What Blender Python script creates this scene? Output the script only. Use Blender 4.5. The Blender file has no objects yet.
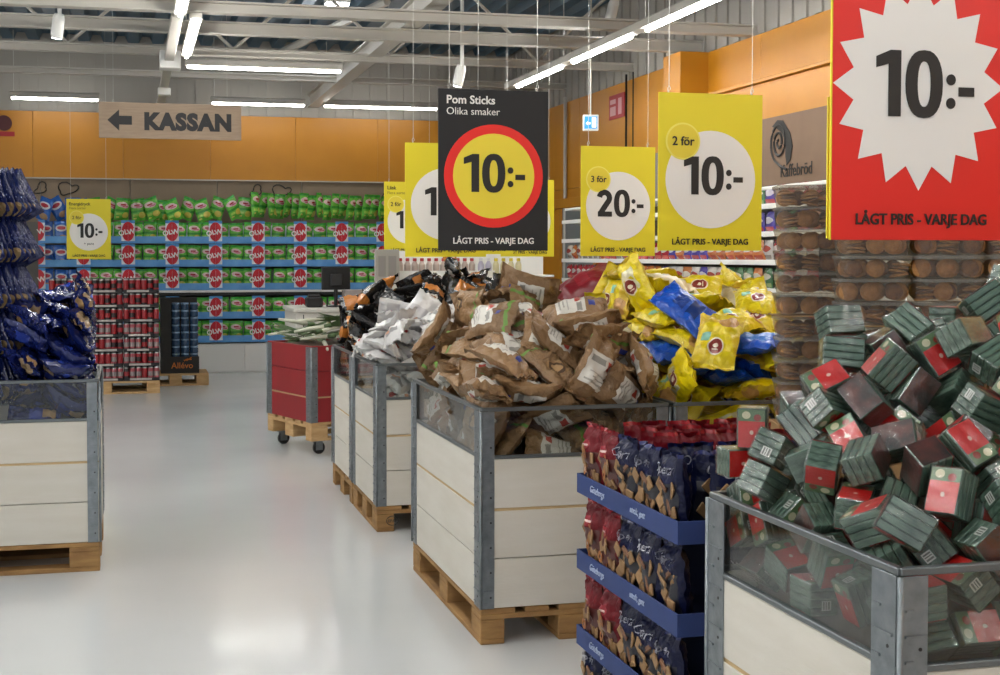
import bpy, bmesh, math, random
from mathutils import Vector, Matrix, Euler, noise
PI = math.pi
SC = bpy.context.scene
COL = SC.collection

# ------------------------------------------------------------------ camera, world, exposure
CAM_H = 1.55
cam_d = bpy.data.cameras.new('camera'); cam = bpy.data.objects.new('camera', cam_d); COL.objects.link(cam)
cam.location = (0, 0, CAM_H)
cam.rotation_euler = (math.radians(90 - 1.9385), 0, math.radians(-13.28))
cam_d.sensor_width = 36; cam_d.lens = 46.8; cam_d.shift_x = 0.06; cam_d.shift_y = -0.0375
cam_d.clip_start = 0.05; cam_d.clip_end = 100
SC.camera = cam
world = bpy.data.worlds.new('world'); SC.world = world; world.use_nodes = True
world.node_tree.nodes['Background'].inputs[0].default_value = (0.93, 0.96, 1.0, 1)
world.node_tree.nodes['Background'].inputs[1].default_value = 0.35
SC.view_settings.view_transform = 'Standard'; SC.view_settings.look = 'None'
SC.view_settings.gamma = 1; SC.view_settings.use_curve_mapping = False
SC.view_settings.exposure = 1.25
TUBE_POWER = 37.0

# ------------------------------------------------------------------ projection (for wording labels only)
CM = cam.rotation_euler.to_matrix()
def pix(p):
    d = CM.transposed() @ (Vector(p) - Vector((0, 0, CAM_H)))
    return 440 + 1300 * d.x / -d.z, 300 - 1300 * d.y / -d.z

# ------------------------------------------------------------------ materials
MATS = {}
def lin(c):
    if isinstance(c, str):
        c = [int(c[i:i + 2], 16) / 255 for i in (0, 2, 4)]
    return tuple((x / 12.92 if x <= 0.04045 else ((x + 0.055) / 1.055) ** 2.4) for x in c) + (1,)
def nd(nt, t, **kw):
    n = nt.nodes.new(t)
    for k, v in kw.items(): setattr(n, k, v)
    return n
def base_mat(name):
    m = bpy.data.materials.new(name); m.use_nodes = True
    return m, m.node_tree, m.node_tree.nodes['Principled BSDF']
def add_bump(nt, b, strength, scale, dist=0.01, detail=4, coord='Object', stretch=None):
    tc = nd(nt, 'ShaderNodeTexCoord'); no = nd(nt, 'ShaderNodeTexNoise'); no.inputs['Scale'].default_value = scale; no.inputs['Detail'].default_value = detail
    if stretch:
        mp = nd(nt, 'ShaderNodeMapping'); mp.inputs['Scale'].default_value = stretch
        nt.links.new(tc.outputs[coord], mp.inputs[0]); nt.links.new(mp.outputs[0], no.inputs['Vector'])
    else:
        nt.links.new(tc.outputs[coord], no.inputs['Vector'])
    bp = nd(nt, 'ShaderNodeBump'); bp.inputs['Strength'].default_value = strength; bp.inputs['Distance'].default_value = dist
    nt.links.new(no.outputs[0], bp.inputs['Height']); nt.links.new(bp.outputs[0], b.inputs['Normal'])
    return no
def mat(name, col, rough=0.5, metal=0.0, coat=0.0, bump=None, vary=None, emit=None, spec=0.5, alpha=None, stretch=None):
    """plain procedural material; vary = (second colour, noise scale), bump = (strength, scale)"""
    if name in MATS: return MATS[name]
    m, nt, b = base_mat(name); c = lin(col)
    b.inputs['Base Color'].default_value = c; b.inputs['Roughness'].default_value = rough; b.inputs['Metallic'].default_value = metal
    b.inputs['Coat Weight'].default_value = coat; b.inputs['Coat Roughness'].default_value = 0.1; b.inputs['Specular IOR Level'].default_value = spec
    if vary:
        tc = nd(nt, 'ShaderNodeTexCoord'); no = nd(nt, 'ShaderNodeTexNoise'); no.inputs['Scale'].default_value = vary[1]; no.inputs['Detail'].default_value = 5
        mp = nd(nt, 'ShaderNodeMapping'); mp.inputs['Scale'].default_value = stretch or (1, 1, 1)
        nt.links.new(tc.outputs['Object'], mp.inputs[0]); nt.links.new(mp.outputs[0], no.inputs['Vector'])
        rp = nd(nt, 'ShaderNodeValToRGB'); rp.color_ramp.elements[0].position = 0.3; rp.color_ramp.elements[1].position = 0.7
        rp.color_ramp.elements[0].color = c; rp.color_ramp.elements[1].color = lin(vary[0])
        nt.links.new(no.outputs[0], rp.inputs[0]); nt.links.new(rp.outputs[0], b.inputs['Base Color'])
    if bump: add_bump(nt, b, bump[0], bump[1], stretch=stretch)
    if emit: b.inputs['Emission Color'].default_value = lin(emit[0]); b.inputs['Emission Strength'].default_value = emit[1]
    if alpha is not None: b.inputs['Alpha'].default_value = alpha
    MATS[name] = m; return m
def print_mat(name, base, shapes, rough=0.3, coat=0.3, bump=(0.35, 14), metal=0.0, speck=None, hue=0.0, spec=0.5):
    """printed packaging: flat print laid out in UV (front 0..1, back 1..2). shapes: ('r',u0,u1,v0,v1,col) ('e',cu,cv,ru,rv,col)"""
    if name in MATS: return MATS[name]
    m, nt, b = base_mat(name); L = nt.links.new
    b.inputs['Roughness'].default_value = rough; b.inputs['Coat Weight'].default_value = coat; b.inputs['Coat Roughness'].default_value = 0.12; b.inputs['Specular IOR Level'].default_value = spec; b.inputs['Metallic'].default_value = metal
    uv = nd(nt, 'ShaderNodeUVMap'); sp = nd(nt, 'ShaderNodeSeparateXYZ'); L(uv.outputs[0], sp.inputs[0])
    cur = nd(nt, 'ShaderNodeRGB'); cur.outputs[0].default_value = lin(base); cur = cur.outputs[0]
    def blend(f, col):
        nonlocal cur
        mx = nd(nt, 'ShaderNodeMix', data_type='RGBA'); L(f, mx.inputs[0]); L(cur, mx.inputs[6]); mx.inputs[7].default_value = lin(col); cur = mx.outputs[2]
    if speck:
        no = nd(nt, 'ShaderNodeTexVoronoi'); no.inputs['Scale'].default_value = speck[1]; L(uv.outputs[0], no.inputs['Vector'])
        lt = nd(nt, 'ShaderNodeMath', operation='LESS_THAN'); L(no.outputs['Distance'], lt.inputs[0]); lt.inputs[1].default_value = speck[2]; blend(lt.outputs[0], speck[0])
    for s in shapes:
        if s[0] == 'r':
            fs = []
            for o, a, c in ((0, s[1], s[2]), (1, s[3], s[4])):
                k = nd(nt, 'ShaderNodeMath', operation='COMPARE'); L(sp.outputs[o], k.inputs[0]); k.inputs[1].default_value = (a + c) / 2; k.inputs[2].default_value = abs(c - a) / 2; fs.append(k)
            mu = nd(nt, 'ShaderNodeMath', operation='MULTIPLY'); L(fs[0].outputs[0], mu.inputs[0]); L(fs[1].outputs[0], mu.inputs[1]); blend(mu.outputs[0], s[5])
        else:
            su = nd(nt, 'ShaderNodeVectorMath', operation='SUBTRACT'); L(uv.outputs[0], su.inputs[0]); su.inputs[1].default_value = (s[1], s[2], 0)
            di = nd(nt, 'ShaderNodeVectorMath', operation='DIVIDE'); L(su.outputs[0], di.inputs[0]); di.inputs[1].default_value = (s[3], s[4], 1)
            le = nd(nt, 'ShaderNodeVectorMath', operation='LENGTH'); L(di.outputs[0], le.inputs[0])
            lt = nd(nt, 'ShaderNodeMath', operation='LESS_THAN'); L(le.outputs['Value'], lt.inputs[0]); lt.inputs[1].default_value = 1; blend(lt.outputs[0], s[5])
    if hue:
        oi = nd(nt, 'ShaderNodeObjectInfo'); hs = nd(nt, 'ShaderNodeHueSaturation'); mr = nd(nt, 'ShaderNodeMapRange')
        mr.inputs['To Min'].default_value = 1 - hue; mr.inputs['To Max'].default_value = 1 + hue * 0.4
        L(oi.outputs['Random'], mr.inputs[0]); L(mr.outputs[0], hs.inputs['Value']); L(cur, hs.inputs['Color']); cur = hs.outputs[0]
    L(cur, b.inputs['Base Color'])
    if bump: add_bump(nt, b, bump[0], bump[1], dist=0.02, detail=3)
    MATS[name] = m; return m
def glass_mat(name, tint, through=0.75, rough=0.05):
    """clear plastic: part transparent, part glossy (a real thin sheet, no refraction)"""
    if name in MATS: return MATS[name]
    m, nt, b = base_mat(name); L = nt.links.new
    tr = nd(nt, 'ShaderNodeBsdfTransparent'); tr.inputs[0].default_value = lin(tint)
    mx = nd(nt, 'ShaderNodeMixShader'); mx.inputs[0].default_value = 1 - through
    b.inputs['Base Color'].default_value = lin(tint); b.inputs['Roughness'].default_value = rough
    L(tr.outputs[0], mx.inputs[1]); L(b.outputs[0], mx.inputs[2]); L(mx.outputs[0], nt.nodes['Material Output'].inputs[0])
    MATS[name] = m; return m

def film_mat(name, rough=0.08, bump=None, ior=1.5, tint='F4F6F5', gloss='FFFFFF'):
    """thin clear film: Fresnel-weighted gloss over plain transparency"""
    if name in MATS: return MATS[name]
    m, nt, b = base_mat(name); L = nt.links.new
    tr = nd(nt, 'ShaderNodeBsdfTransparent'); tr.inputs[0].default_value = lin(tint)
    gl = nd(nt, 'ShaderNodeBsdfGlossy'); gl.inputs['Roughness'].default_value = rough; gl.inputs[0].default_value = lin(gloss)
    fr = nd(nt, 'ShaderNodeFresnel'); ge = nd(nt, 'ShaderNodeNewGeometry'); mi = nd(nt, 'ShaderNodeMapRange'); mi.inputs['To Min'].default_value = ior; mi.inputs['To Max'].default_value = 1 / ior
    L(ge.outputs['Backfacing'], mi.inputs[0]); L(mi.outputs[0], fr.inputs[0])
    if bump:
        add_bump(nt, b, bump[0], bump[1], 0.02); bn = [n for n in nt.nodes if n.type == 'BUMP'][0]
        L(bn.outputs[0], gl.inputs['Normal']); L(bn.outputs[0], fr.inputs['Normal'])
    mx = nd(nt, 'ShaderNodeMixShader'); L(fr.outputs[0], mx.inputs[0]); L(tr.outputs[0], mx.inputs[1]); L(gl.outputs[0], mx.inputs[2]); L(mx.outputs[0], nt.nodes['Material Output'].inputs[0])
    MATS[name] = m; return m

# ------------------------------------------------------------------ mesh building
class MB:
    def __init__(s): s.v = []; s.f = []; s.m = []; s.uv = []
    def add(s, vs, fs, mi=0, M=None, uvs=None):
        o = len(s.v)
        s.v += [tuple(M @ Vector(p)) if M else tuple(p) for p in vs]
        for k, f in enumerate(fs):
            s.f.append(tuple(i + o for i in f)); s.m.append(mi); s.uv.append([uvs[i] for i in f] if uvs else None)
        return s
    def box(s, x0, x1, y0, y1, z0, z1, mi=0, M=None):
        vs = [(x, y, z) for z in (z0, z1) for y in (y0, y1) for x in (x0, x1)]
        return s.add(vs, [(0, 2, 3, 1), (4, 5, 7, 6), (0, 1, 5, 4), (2, 6, 7, 3), (0, 4, 6, 2), (1, 3, 7, 5)], mi, M)
    def cbox(s, x0, x1, y0, y1, z0, z1, c=0.004, mi=0, M=None):
        """box with chamfered vertical and horizontal edges"""
        bm = bmesh.new(); bmesh.ops.create_cube(bm, size=1)
        bmesh.ops.scale(bm, vec=(x1 - x0, y1 - y0, z1 - z0), verts=bm.verts); bmesh.ops.translate(bm, vec=((x0 + x1) / 2, (y0 + y1) / 2, (z0 + z1) / 2), verts=bm.verts)
        bmesh.ops.bevel(bm, geom=list(bm.edges), offset=c, segments=1, affect='EDGES'); bm.verts.index_update()
        s.add([tuple(v.co) for v in bm.verts], [tuple(v.index for v in f.verts) for f in bm.faces], mi, M); bm.free(); return s
    def prism(s, poly, z0, z1, mi=0, M=None):
        n = len(poly); vs = [(x, y, z0) for x, y in poly] + [(x, y, z1) for x, y in poly]
        fs = [tuple(range(n - 1, -1, -1)), tuple(range(n, 2 * n))] + [(i, (i + 1) % n, n + (i + 1) % n, n + i) for i in range(n)]
        return s.add(vs, fs, mi, M)
    def tube(s, pts, r, n=8, mi=0, M=None, cap=True):
        pts = [Vector(p) for p in pts]; vs = []; fs = []
        up = Vector((0, 0, 1))
        for i, p in enumerate(pts):
            t = (pts[min(i + 1, len(pts) - 1)] - pts[max(i - 1, 0)]).normalized()
            a = t.cross(up if abs(t.z) < 0.9 else Vector((1, 0, 0))).normalized(); b = t.cross(a)
            rr = r[i] if isinstance(r, (list, tuple)) else r
            vs += [tuple(p + (a * math.cos(2 * PI * k / n) + b * math.sin(2 * PI * k / n)) * rr) for k in range(n)]
        for i in range(len(pts) - 1):
            fs += [(i * n + k, i * n + (k + 1) % n, (i + 1) * n + (k + 1) % n, (i + 1) * n + k) for k in range(n)]
        if cap: fs += [tuple(range(n - 1, -1, -1)), tuple(range((len(pts) - 1) * n, len(pts) * n))]
        return s.add(vs, fs, mi, M)
    def lathe(s, prof, n=12, mi=0, M=None, mis=None):
        vs = [(r * math.cos(2 * PI * k / n), r * math.sin(2 * PI * k / n), z) for r, z in prof for k in range(n)]
        for i in range(len(prof) - 1):
            s.add(vs[i * n:(i + 2) * n], [(k, (k + 1) % n, n + (k + 1) % n, n + k) for k in range(n)], mis[i] if mis else mi, M)
        s.add(vs[:n], [tuple(range(n - 1, -1, -1))], mis[0] if mis else mi, M); s.add(vs[-n:], [tuple(range(n))], mis[-1] if mis else mi, M)
        return s
    def ellipse(s, rx, rz, y0, y1, n=32, mi=0, M=None, a0=0, a1=2 * PI):
        """disc standing in the XZ plane"""
        full = abs(a1 - a0 - 2 * PI) < 1e-4
        k = n if full else n + 1
        P = [(rx * math.cos(a0 + (a1 - a0) * i / n), rz * math.sin(a0 + (a1 - a0) * i / n)) for i in range(k)]
        vs = [(x, y0, z) for x, z in P] + [(x, y1, z) for x, z in P]
        return s.add(vs, [tuple(range(k)), tuple(range(2 * k - 1, k - 1, -1))] + [(i, k + i, k + (i + 1) % k, (i + 1) % k) for i in range(k)], mi, M)
    def mesh(s, name, mats, smooth=False):
        me = bpy.data.meshes.new(name); me.from_pydata(s.v, [], s.f)
        for m in (mats if isinstance(mats, (list, tuple)) else [mats]): me.materials.append(m)
        me.polygons.foreach_set('material_index', s.m)
        if any(s.uv):
            ul = me.uv_layers.new(name='UVMap'); i = 0
            for u, f in zip(s.uv, s.f):
                for k in range(len(f)):
                    ul.data[i].uv = u[k] if u else (0, 0); i += 1
        if smooth: me.polygons.foreach_set('use_smooth', [True] * len(me.polygons))
        me.update(); return me
    def build(s, name, mats, parent=None, smooth=False, loc=None, rot=None):
        return obj(name, s.mesh(name, mats, smooth), parent, loc, rot)
def obj(name, me, parent=None, loc=None, rot=None):
    o = bpy.data.objects.new(name, me); COL.objects.link(o); o.parent = parent
    if loc is not None: o.location = loc
    if rot is not None: o.rotation_euler = rot
    return o
def tag(o, label, cat, group=None, kind=None):
    o['label'] = label; o['category'] = cat
    if group: o['group'] = group
    if kind: o['kind'] = kind
    return o
def thing(name, label, cat, loc=(0, 0, 0), rotz=0, group=None):
    o = obj(name, None, None, loc, (0, 0, rotz)); o.empty_display_size = 0.1
    return tag(o, label, cat, group)
def struct(name, mb, m, label=None, parent=None):
    o = mb.build(name, m, parent)
    o['kind'] = 'structure'
    if label: o['label'] = label
    return o
def copy_tree(o, parent=None):
    c = o.copy(); COL.objects.link(c); c.parent = parent
    for ch in o.children: copy_tree(ch, c)
    return c
TEXT_CACHE = {}
def text_mesh(s, size, bold=0.0, align='CENTER', depth=0.0015, shear=0.0, stretch=1.0, space=1.0):
    key = (s, size, bold, align, depth, shear, stretch, space)
    if key in TEXT_CACHE: return TEXT_CACHE[key]
    cu = bpy.data.curves.new('lettering', 'FONT'); cu.body = s; cu.size = size; cu.align_x = align; cu.offset = bold * size; cu.extrude = depth; cu.shear = shear; cu.resolution_u = 3; cu.space_character = space
    o = bpy.data.objects.new('lettering', cu); COL.objects.link(o)
    bpy.context.view_layer.update()
    me = bpy.data.meshes.new_from_object(o.evaluated_get(bpy.context.evaluated_depsgraph_get()))
    bpy.data.objects.remove(o); bpy.data.curves.remove(cu); me.name = 'lettering'
    for v in me.vertices: v.co.x *= stretch
    TEXT_CACHE[key] = me; return me
def text(s, size, m, parent, loc, bold=0.0, align='CENTER', rot=(PI / 2, 0, 0), name='lettering', shear=0.0, stretch=1.0, space=1.0):
    me = text_mesh(s, size, bold, align, 0.0015, shear, stretch, space).copy(); me.materials.clear(); me.materials.append(m)
    return obj(name, me, parent, loc, rot)
ORD = 'first second third fourth fifth sixth seventh eighth ninth tenth eleventh twelfth thirteenth fourteenth fifteenth sixteenth seventeenth eighteenth nineteenth twentieth'.split()
def nth(i): return ORD[i] if i < 20 else 'twenty-' + ORD[i - 20] if i < 29 else 'thirtieth' if i == 29 else 'thirty-' + ORD[i - 30]
def nth_fix(i): return nth(i)

# ------------------------------------------------------------------ pillow bags
def bag_surf(w, h, t, seed, seal=0.07, wr=0.007, flare=0.1, bend=0.0, crease=0.0):
    rnd = random.Random(seed); ph = [rnd.uniform(0, 6.3) for _ in range(8)]; off = Vector((rnd.uniform(0, 90), rnd.uniform(0, 90), rnd.uniform(0, 90)))
    sk = rnd.uniform(-0.06, 0.06)
    def S(u, v, side):
        av = abs(v); b = max(0.0, 1 - (av / (1 - seal)) ** 2.6) ** 0.62 if av < 1 - seal else 0.0
        th = t / 2 * b * max(0.0, 1 - abs(u) ** 2.3) ** 0.55
        x = u * w / 2 * (1 - flare + flare * av ** 3) + sk * v * w
        y = v * h / 2
        n = noise.noise(Vector((u * 1.5, v * 1.8, side * 3)) + off) * t * 0.22 * (1 - u * u)
        wrk = wr * (math.sin(u * 9 + ph[0]) * 0.6 + math.sin(u * 15 + ph[1] + 2 * v) * 0.4) * (0.15 + av ** 2)
        n2 = noise.noise(Vector((u * 4, v * 4.5, 7)) + off) * wr * 1.2
        if crease: n2 -= side * crease * ((1 - min(1, abs(noise.noise(Vector((u * 2.2 + v, v * 2.6, 31 + side)) + off)) * 4)) + 0.6 * (1 - min(1, abs(noise.noise(Vector((u * 4.1, v * 3.7 - u, 51 + side)) + off)) * 4))) * (1 - 0.8 * u ** 4)
        z = side * (th + 0.0008) + n * (1 if b > 0 else 0.3) + wrk + n2 + bend * (v * v - 0.3) * h + noise.noise(Vector((u, v, 20)) + off) * 0.006
        return (x, y, z)
    return S
def bag_mb(S, nu=10, nv=14, mi=0):
    mb = MB()
    for side in (1, -1):
        vs = []; uvs = []
        for j in range(nv + 1):
            for i in range(nu + 1):
                u = -1 + 2 * i / nu; v = -1 + 2 * j / nv
                vs.append(S(u, v, side)); uvs.append(((u + 1) / 2 + (0 if side > 0 else 1), (v + 1) / 2))
        fs = []
        for j in range(nv):
            for i in range(nu):
                a = j * (nu + 1) + i; q = (a, a + 1, a + nu + 2, a + nu + 1); fs.append(q if side > 0 else q[::-1])
        mb.add(vs, fs, mi, None, uvs)
    return mb
def bag_patch(S, u0, u1, v0, v1, off=0.0016, side=1, nu=14, nv=20):
    """a printed patch lying on the bag, cut along the bag's own grid so that it follows every fold"""
    mb = MB(); vs = []; uvs = []
    i0, i1 = max(0, round((u0 + 1) / 2 * nu)), min(nu, round((u1 + 1) / 2 * nu)); j0, j1 = max(0, round((v0 + 1) / 2 * nv)), min(nv, round((v1 + 1) / 2 * nv))
    i1 = max(i1, i0 + 1); j1 = max(j1, j0 + 1); W = i1 - i0; H = j1 - j0
    for j in range(H + 1):
        for i in range(W + 1):
            x, y, z = S(-1 + 2 * (i0 + i) / nu, -1 + 2 * (j0 + j) / nv, side); vs.append((x, y, z + side * off)); uvs.append((i / W, j / H))
    fs = [(j * (W + 1) + i, j * (W + 1) + i + 1, (j + 1) * (W + 1) + i + 1, (j + 1) * (W + 1) + i) for j in range(H) for i in range(W)]
    if side < 0: fs = [f[::-1] for f in fs]
    return mb.add(vs, fs, 0, None, uvs)
# ------------------------------------------------------------------ the setting
WX, WY, ROOF = 5.3, 18.0, 4.4
m_floor = mat('floor_epoxy', 'D3D6D6', 0.13, coat=0.35, vary=('C6C9C8', 0.5), spec=0.5)
nt = m_floor.node_tree; b_ = nt.nodes['Principled BSDF']
no = nd(nt, 'ShaderNodeTexNoise'); no.inputs['Scale'].default_value = 0.9; tc = nd(nt, 'ShaderNodeTexCoord'); mr = nd(nt, 'ShaderNodeMapRange')
mr.inputs['To Min'].default_value = 0.16; mr.inputs['To Max'].default_value = 0.28
nt.links.new(tc.outputs['Object'], no.inputs['Vector']); nt.links.new(no.outputs[0], mr.inputs[0]); nt.links.new(mr.outputs[0], b_.inputs['Roughness'])
m_orange = mat('orange_panel', 'BC7E14', 0.45, vary=('B57810', 3))
m_orange_groove = mat('orange_seam', '8A5A12', 0.6)
m_taupe = mat('taupe_board', '8C7B66', 0.7, vary=('837360', 4))
m_grey = mat('grey_cladding', '9E9A92', 0.6)
m_steel = mat('painted_steel', 'B8B4AB', 0.55)
m_deck = mat('roof_deck', '466478', 0.5)
m_black = mat('black_plastic', '141416', 0.45)
m_white = mat('white_enamel', 'E6E6E2', 0.4)
m_wire = mat('steel_wire', 'C9C9C4', 0.35, metal=0.6)
m_galv = mat('galvanised_steel', '8C9296', 0.42, metal=0.75, vary=('767C80', 30), bump=(0.15, 60))
m_tube = mat('lit_tube', 'FFFFFF', 0.5, emit=('FFFDFA', TUBE_POWER))
m_tube_far = mat('lit_tube_far', 'FFFFFF', 0.5, emit=('FFFDF8', 14.0))
m_panel_lit = mat('lit_lamp', 'FFFFFF', 0.5, emit=('F4F8FF', 22.0))

mb = MB(); mb.box(-9, WX + 0.3, -7, WY + 0.3, -0.1, 0); struct('floor', mb, m_floor, 'glossy white epoxy floor of the shop')
mb = MB()                                                              # ribbed roof deck, ribs along Y
x = -9.0
while x < WX + 0.3:
    mb.add([(x, -7, ROOF), (x + 0.14, -7, ROOF), (x + 0.18, -7, ROOF + 0.09), (x + 0.28, -7, ROOF + 0.09), (x + 0.32, -7, ROOF),
            (x, WY + .3, ROOF), (x + 0.14, WY + .3, ROOF), (x + 0.18, WY + .3, ROOF + 0.09), (x + 0.28, WY + .3, ROOF + 0.09), (x + 0.32, WY + .3, ROOF)],
           [(i, i + 1, i + 6, i + 5) for i in range(4)])
    x += 0.32
struct('ceiling', mb, m_deck, 'blue grey ribbed steel roof deck')
mb = MB(); mb.box(-9, WX + 0.3, WY, WY + 0.2, 0, ROOF + 0.1)
wb = struct('wall_back', mb, m_grey, 'back wall with grey cladding above orange panels')
mb = MB(); x = -9.0                                                    # cladding ribs above the orange band
while x < WX:
    mb.box(x, x + 0.12, WY - 0.02, WY, 3.47, ROOF); x += 0.24
mb.build('cladding_ribs', m_grey, wb)
xs = -1.274 - 1.155 * 7
while xs < WX - 0.1:
    x1 = min(xs + 1.15, WX - 0.005)
    mb = MB(); mb.cbox(xs + 0.001, x1 + 0.004, WY - 0.035, WY + 0.01, 2.585, 3.46, 0.002); mb.build('orange_panel', m_orange, wb)
    mb = MB(); mb.cbox(xs + 1.16 * 0.08, x1 - 0.004 + 0.09, WY - 0.022, WY + 0.01, 0.0, 2.575, 0.003); mb.build('taupe_panel', m_taupe, wb)
    xs += 1.155
mb = MB(); mb.box(-9, WX, WY - 0.06, WY, 2.572, 2.588); mb.build('ledge_trim', m_steel, wb)
mb = MB(); mb.box(WX, WX + 0.2, -7, WY + 0.2, 0, ROOF + 0.1)
wr = struct('wall_right', mb, m_grey, 'right wall clad in orange panels with grey above')
mb = MB(); y = -7.0
while y < WY:
    mb.box(WX - 0.02, WX, y, y + 0.12, 3.47, ROOF); y += 0.24
mb.build('cladding_ribs', m_grey, wr)
y = -6.8
while y < WY - 0.2:
    for z0, z1 in ((0.0, 1.2), (1.205, 2.38), (2.385, 3.46)):
        mb = MB(); mb.cbox(WX - 0.035, WX + 0.01, y + 0.002, min(y + 1.553, WY - 0.04), z0 + 0.001, z1, 0.003); mb.build('orange_panel', m_orange, wr)
    y += 1.555
mb = MB(); mb.cbox(WX - 0.32, WX - 0.034, 11.35, 11.75, 0, 3.46, 0.004); mb.build('boxed_column', m_orange, wr)
mb = MB(); mb.cbox(WX - 0.16, WX - 0.034, 4.0, 11.35, 2.66, 3.0, 0.004); mb.build('bulkhead', m_orange, wr)
mb = MB(); mb.cbox(WX - 0.2, WX - 0.034, 4.0, 11.35, 3.0, 3.03, 0.004); mb.build('bulkhead_ledge', m_orange, wr)
mb = MB(); mb.box(-9.2, -9, -7, WY + 0.2, 0, ROOF + 0.1); struct('wall_left', mb, m_white)
# doorway seen behind the signs on the right wall
mb = MB(); mb.cbox(WX - 0.1, WX - 0.036, 14.2, 14.3, 0, 2.14, 0.004); mb.cbox(WX - 0.1, WX - 0.036, 15.5, 15.6, 0, 2.14, 0.004); mb.cbox(WX - 0.12, WX - 0.036, 14.15, 16.4, 2.141, 2.26, 0.004)
dr = struct('door_1', mb, m_orange, 'grey service door with an orange frame in right wall')
mb = MB(); mb.cbox(WX - 0.07, WX - 0.036, 14.301, 15.499, 0.01, 2.138, 0.004); mb.build('door_leaf', mat('grey_door', '6E7476', 0.5), dr)

# roof steel: cross beams (X), a long beam (Y), trusses near the deck
def beam_x(y, z, h, w, x0, x1, label):
    mb = MB(); mb.box(x0, x1, y - w / 2, y + w / 2, z, z + 0.014); mb.box(x0, x1, y - w / 2, y + w / 2, z + h - 0.014, z + h); mb.box(x0, x1, y - 0.008, y + 0.008, z + 0.013, z + h - 0.013)
    o = mb.build('ceiling_beam', m_steel); tag(o, label, 'beam', 'cross beams under the roof', 'structure'); return o
beam_x(10.45, 3.46, 0.09, 0.12, -9, WX, 'pale steel cross beam nearest the viewer, under the roof deck')
beam_x(11.55, 3.48, 0.11, 0.1, -9, WX, 'second pale steel cross beam from the viewer under the roof')
beam_x(13.3, 3.55, 0.08, 0.1, -9, WX, 'third pale steel cross beam, before the far light strip')
beam_x(15.6, 3.64, 0.07, 0.1, -9, WX, 'pale steel cross beam farthest from viewer, near orange wall')
mb = MB()
for z0, z1 in ((3.6, 3.615), (3.765, 3.78)): mb.box(2.36, 2.52, 3.0, WY - 0.02, z0, z1)
mb.box(2.40, 2.48, 3.0, WY - 0.02, 3.615, 3.765)
o = mb.build('ceiling_beam', m_steel); tag(o, 'long steel box beam running down to the back orange wall', 'beam', None, 'structure')
yy = 13.3; mb = MB(); mb.box(-9, WX, yy - 0.04, yy + 0.04, ROOF - 0.06, ROOF - 0.001)
x = -8.6; up = True
while x < WX - 0.8:
    a, b = (3.63, ROOF - 0.05) if up else (ROOF - 0.05, 3.63)
    mb.tube([(x, yy, a), (x + 0.8, yy, b)], 0.018, 6); x += 0.8; up = not up
o = mb.build('roof_truss', m_steel); tag(o, 'steel lattice truss with slanted struts under blue roof deck', 'truss', None, 'structure')
for y0, y1, x0 in ((14.2, 17.9, 1.55),):
    mb = MB(); mb.tube([(x0, 17.9, 4.1), (x0 + 1.2, 14.2, 4.36)], 0.05, 6); o = mb.build('roof_brace', m_steel); tag(o, 'slanted steel brace below the blue roof deck', 'brace', None, 'structure')

# light tracks
def track(label, p0, p1, tubes, z, wide=0.09, tm=None):
    """p0, p1: ends (x, y); tubes: list of (t0, t1) in metres along the track"""
    p0 = Vector(p0); p1 = Vector(p1); d = (p1 - p0).length; ang = math.atan2(p1.y - p0.y, p1.x - p0.x)
    t = thing('light_track', label, 'ceiling light', (p0.x, p0.y, z), ang, 'lit ceiling strips')
    mb = MB(); mb.prism([(-wide / 2, 0), (wide / 2, 0), (wide / 2, 0.055), (wide / 4, 0.075), (-wide / 4, 0.075), (-wide / 2, 0.055)], 0, d, 0, Matrix(((0, 0, 1, 0), (1, 0, 0, 0), (0, 1, 0, 0), (0, 0, 0, 1))))
    mb.build('housing', m_steel, t)
    for a, b in tubes:
        mb = MB(); mb.cbox(a, b, -0.018, 0.018, -0.03, -0.001, 0.01); mb.build('tube', tm or m_tube, t)
    for k in range(int(d / 2) + 1):
        xx = min(d - 0.05, 0.05 + k * 2.0); mb = MB(); mb.tube([(xx, 0, 0.07), (xx, 0, ROOF - z)], 0.004, 5); mb.build('hanger', m_wire, t)
    return t
seg = lambda n, L=1.6, g=0.16, s=0.0: [(s + i * (L + g), s + i * (L + g) + L) for i in range(n)]
track('lit ceiling strip in three glowing lengths above the yellow signs', (3.94, -2.4), (3.94, 13.5), seg(9, 1.44, 0.32, 0.03), 3.34)
track('lit ceiling strip running overhead, left of the cable duct end', (0.37, -3.4), (0.37, 10.4), seg(8, 1.58, 0.15, 0.0), 3.42)
track('short lit ceiling length beside the cable duct', (0.50, 10.45), (0.50, 12.45), [(0.05, 1.95)], 3.42)
track('short lit ceiling strip between the black sign and the wooden sign', (0.51, 13.05), (2.07, 13.05), [(0.02, 1.54)], 3.42, 0.05, m_tube_far)
track('lit ceiling strip at the far left above the orange wall', (-1.5, 17.3), (-0.40, 17.3), [(0.02, 1.08)], 3.56, 0.05, m_tube_far)
track('short lit ceiling strip just right of the wooden sign', (1.0, 17.3), (2.25, 17.3), [(0.02, 1.23)], 3.56, 0.05, m_tube_far)
track('lit ceiling strip above the orange wall, left of black sign', (2.48, 17.3), (4.06, 17.3), [(0.02, 1.56)], 3.56, 0.05, m_tube_far)
track('lit ceiling strip out over the left aisle', (-3.1, -3.4), (-3.1, 14.1), seg(10, 1.6, 0.16, 0.0), 3.62)
track('lit ceiling strip far out over the left of the shop', (-6.3, -3.4), (-6.3, 14.1), seg(10, 1.6, 0.16, 0.0), 3.62)
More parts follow.
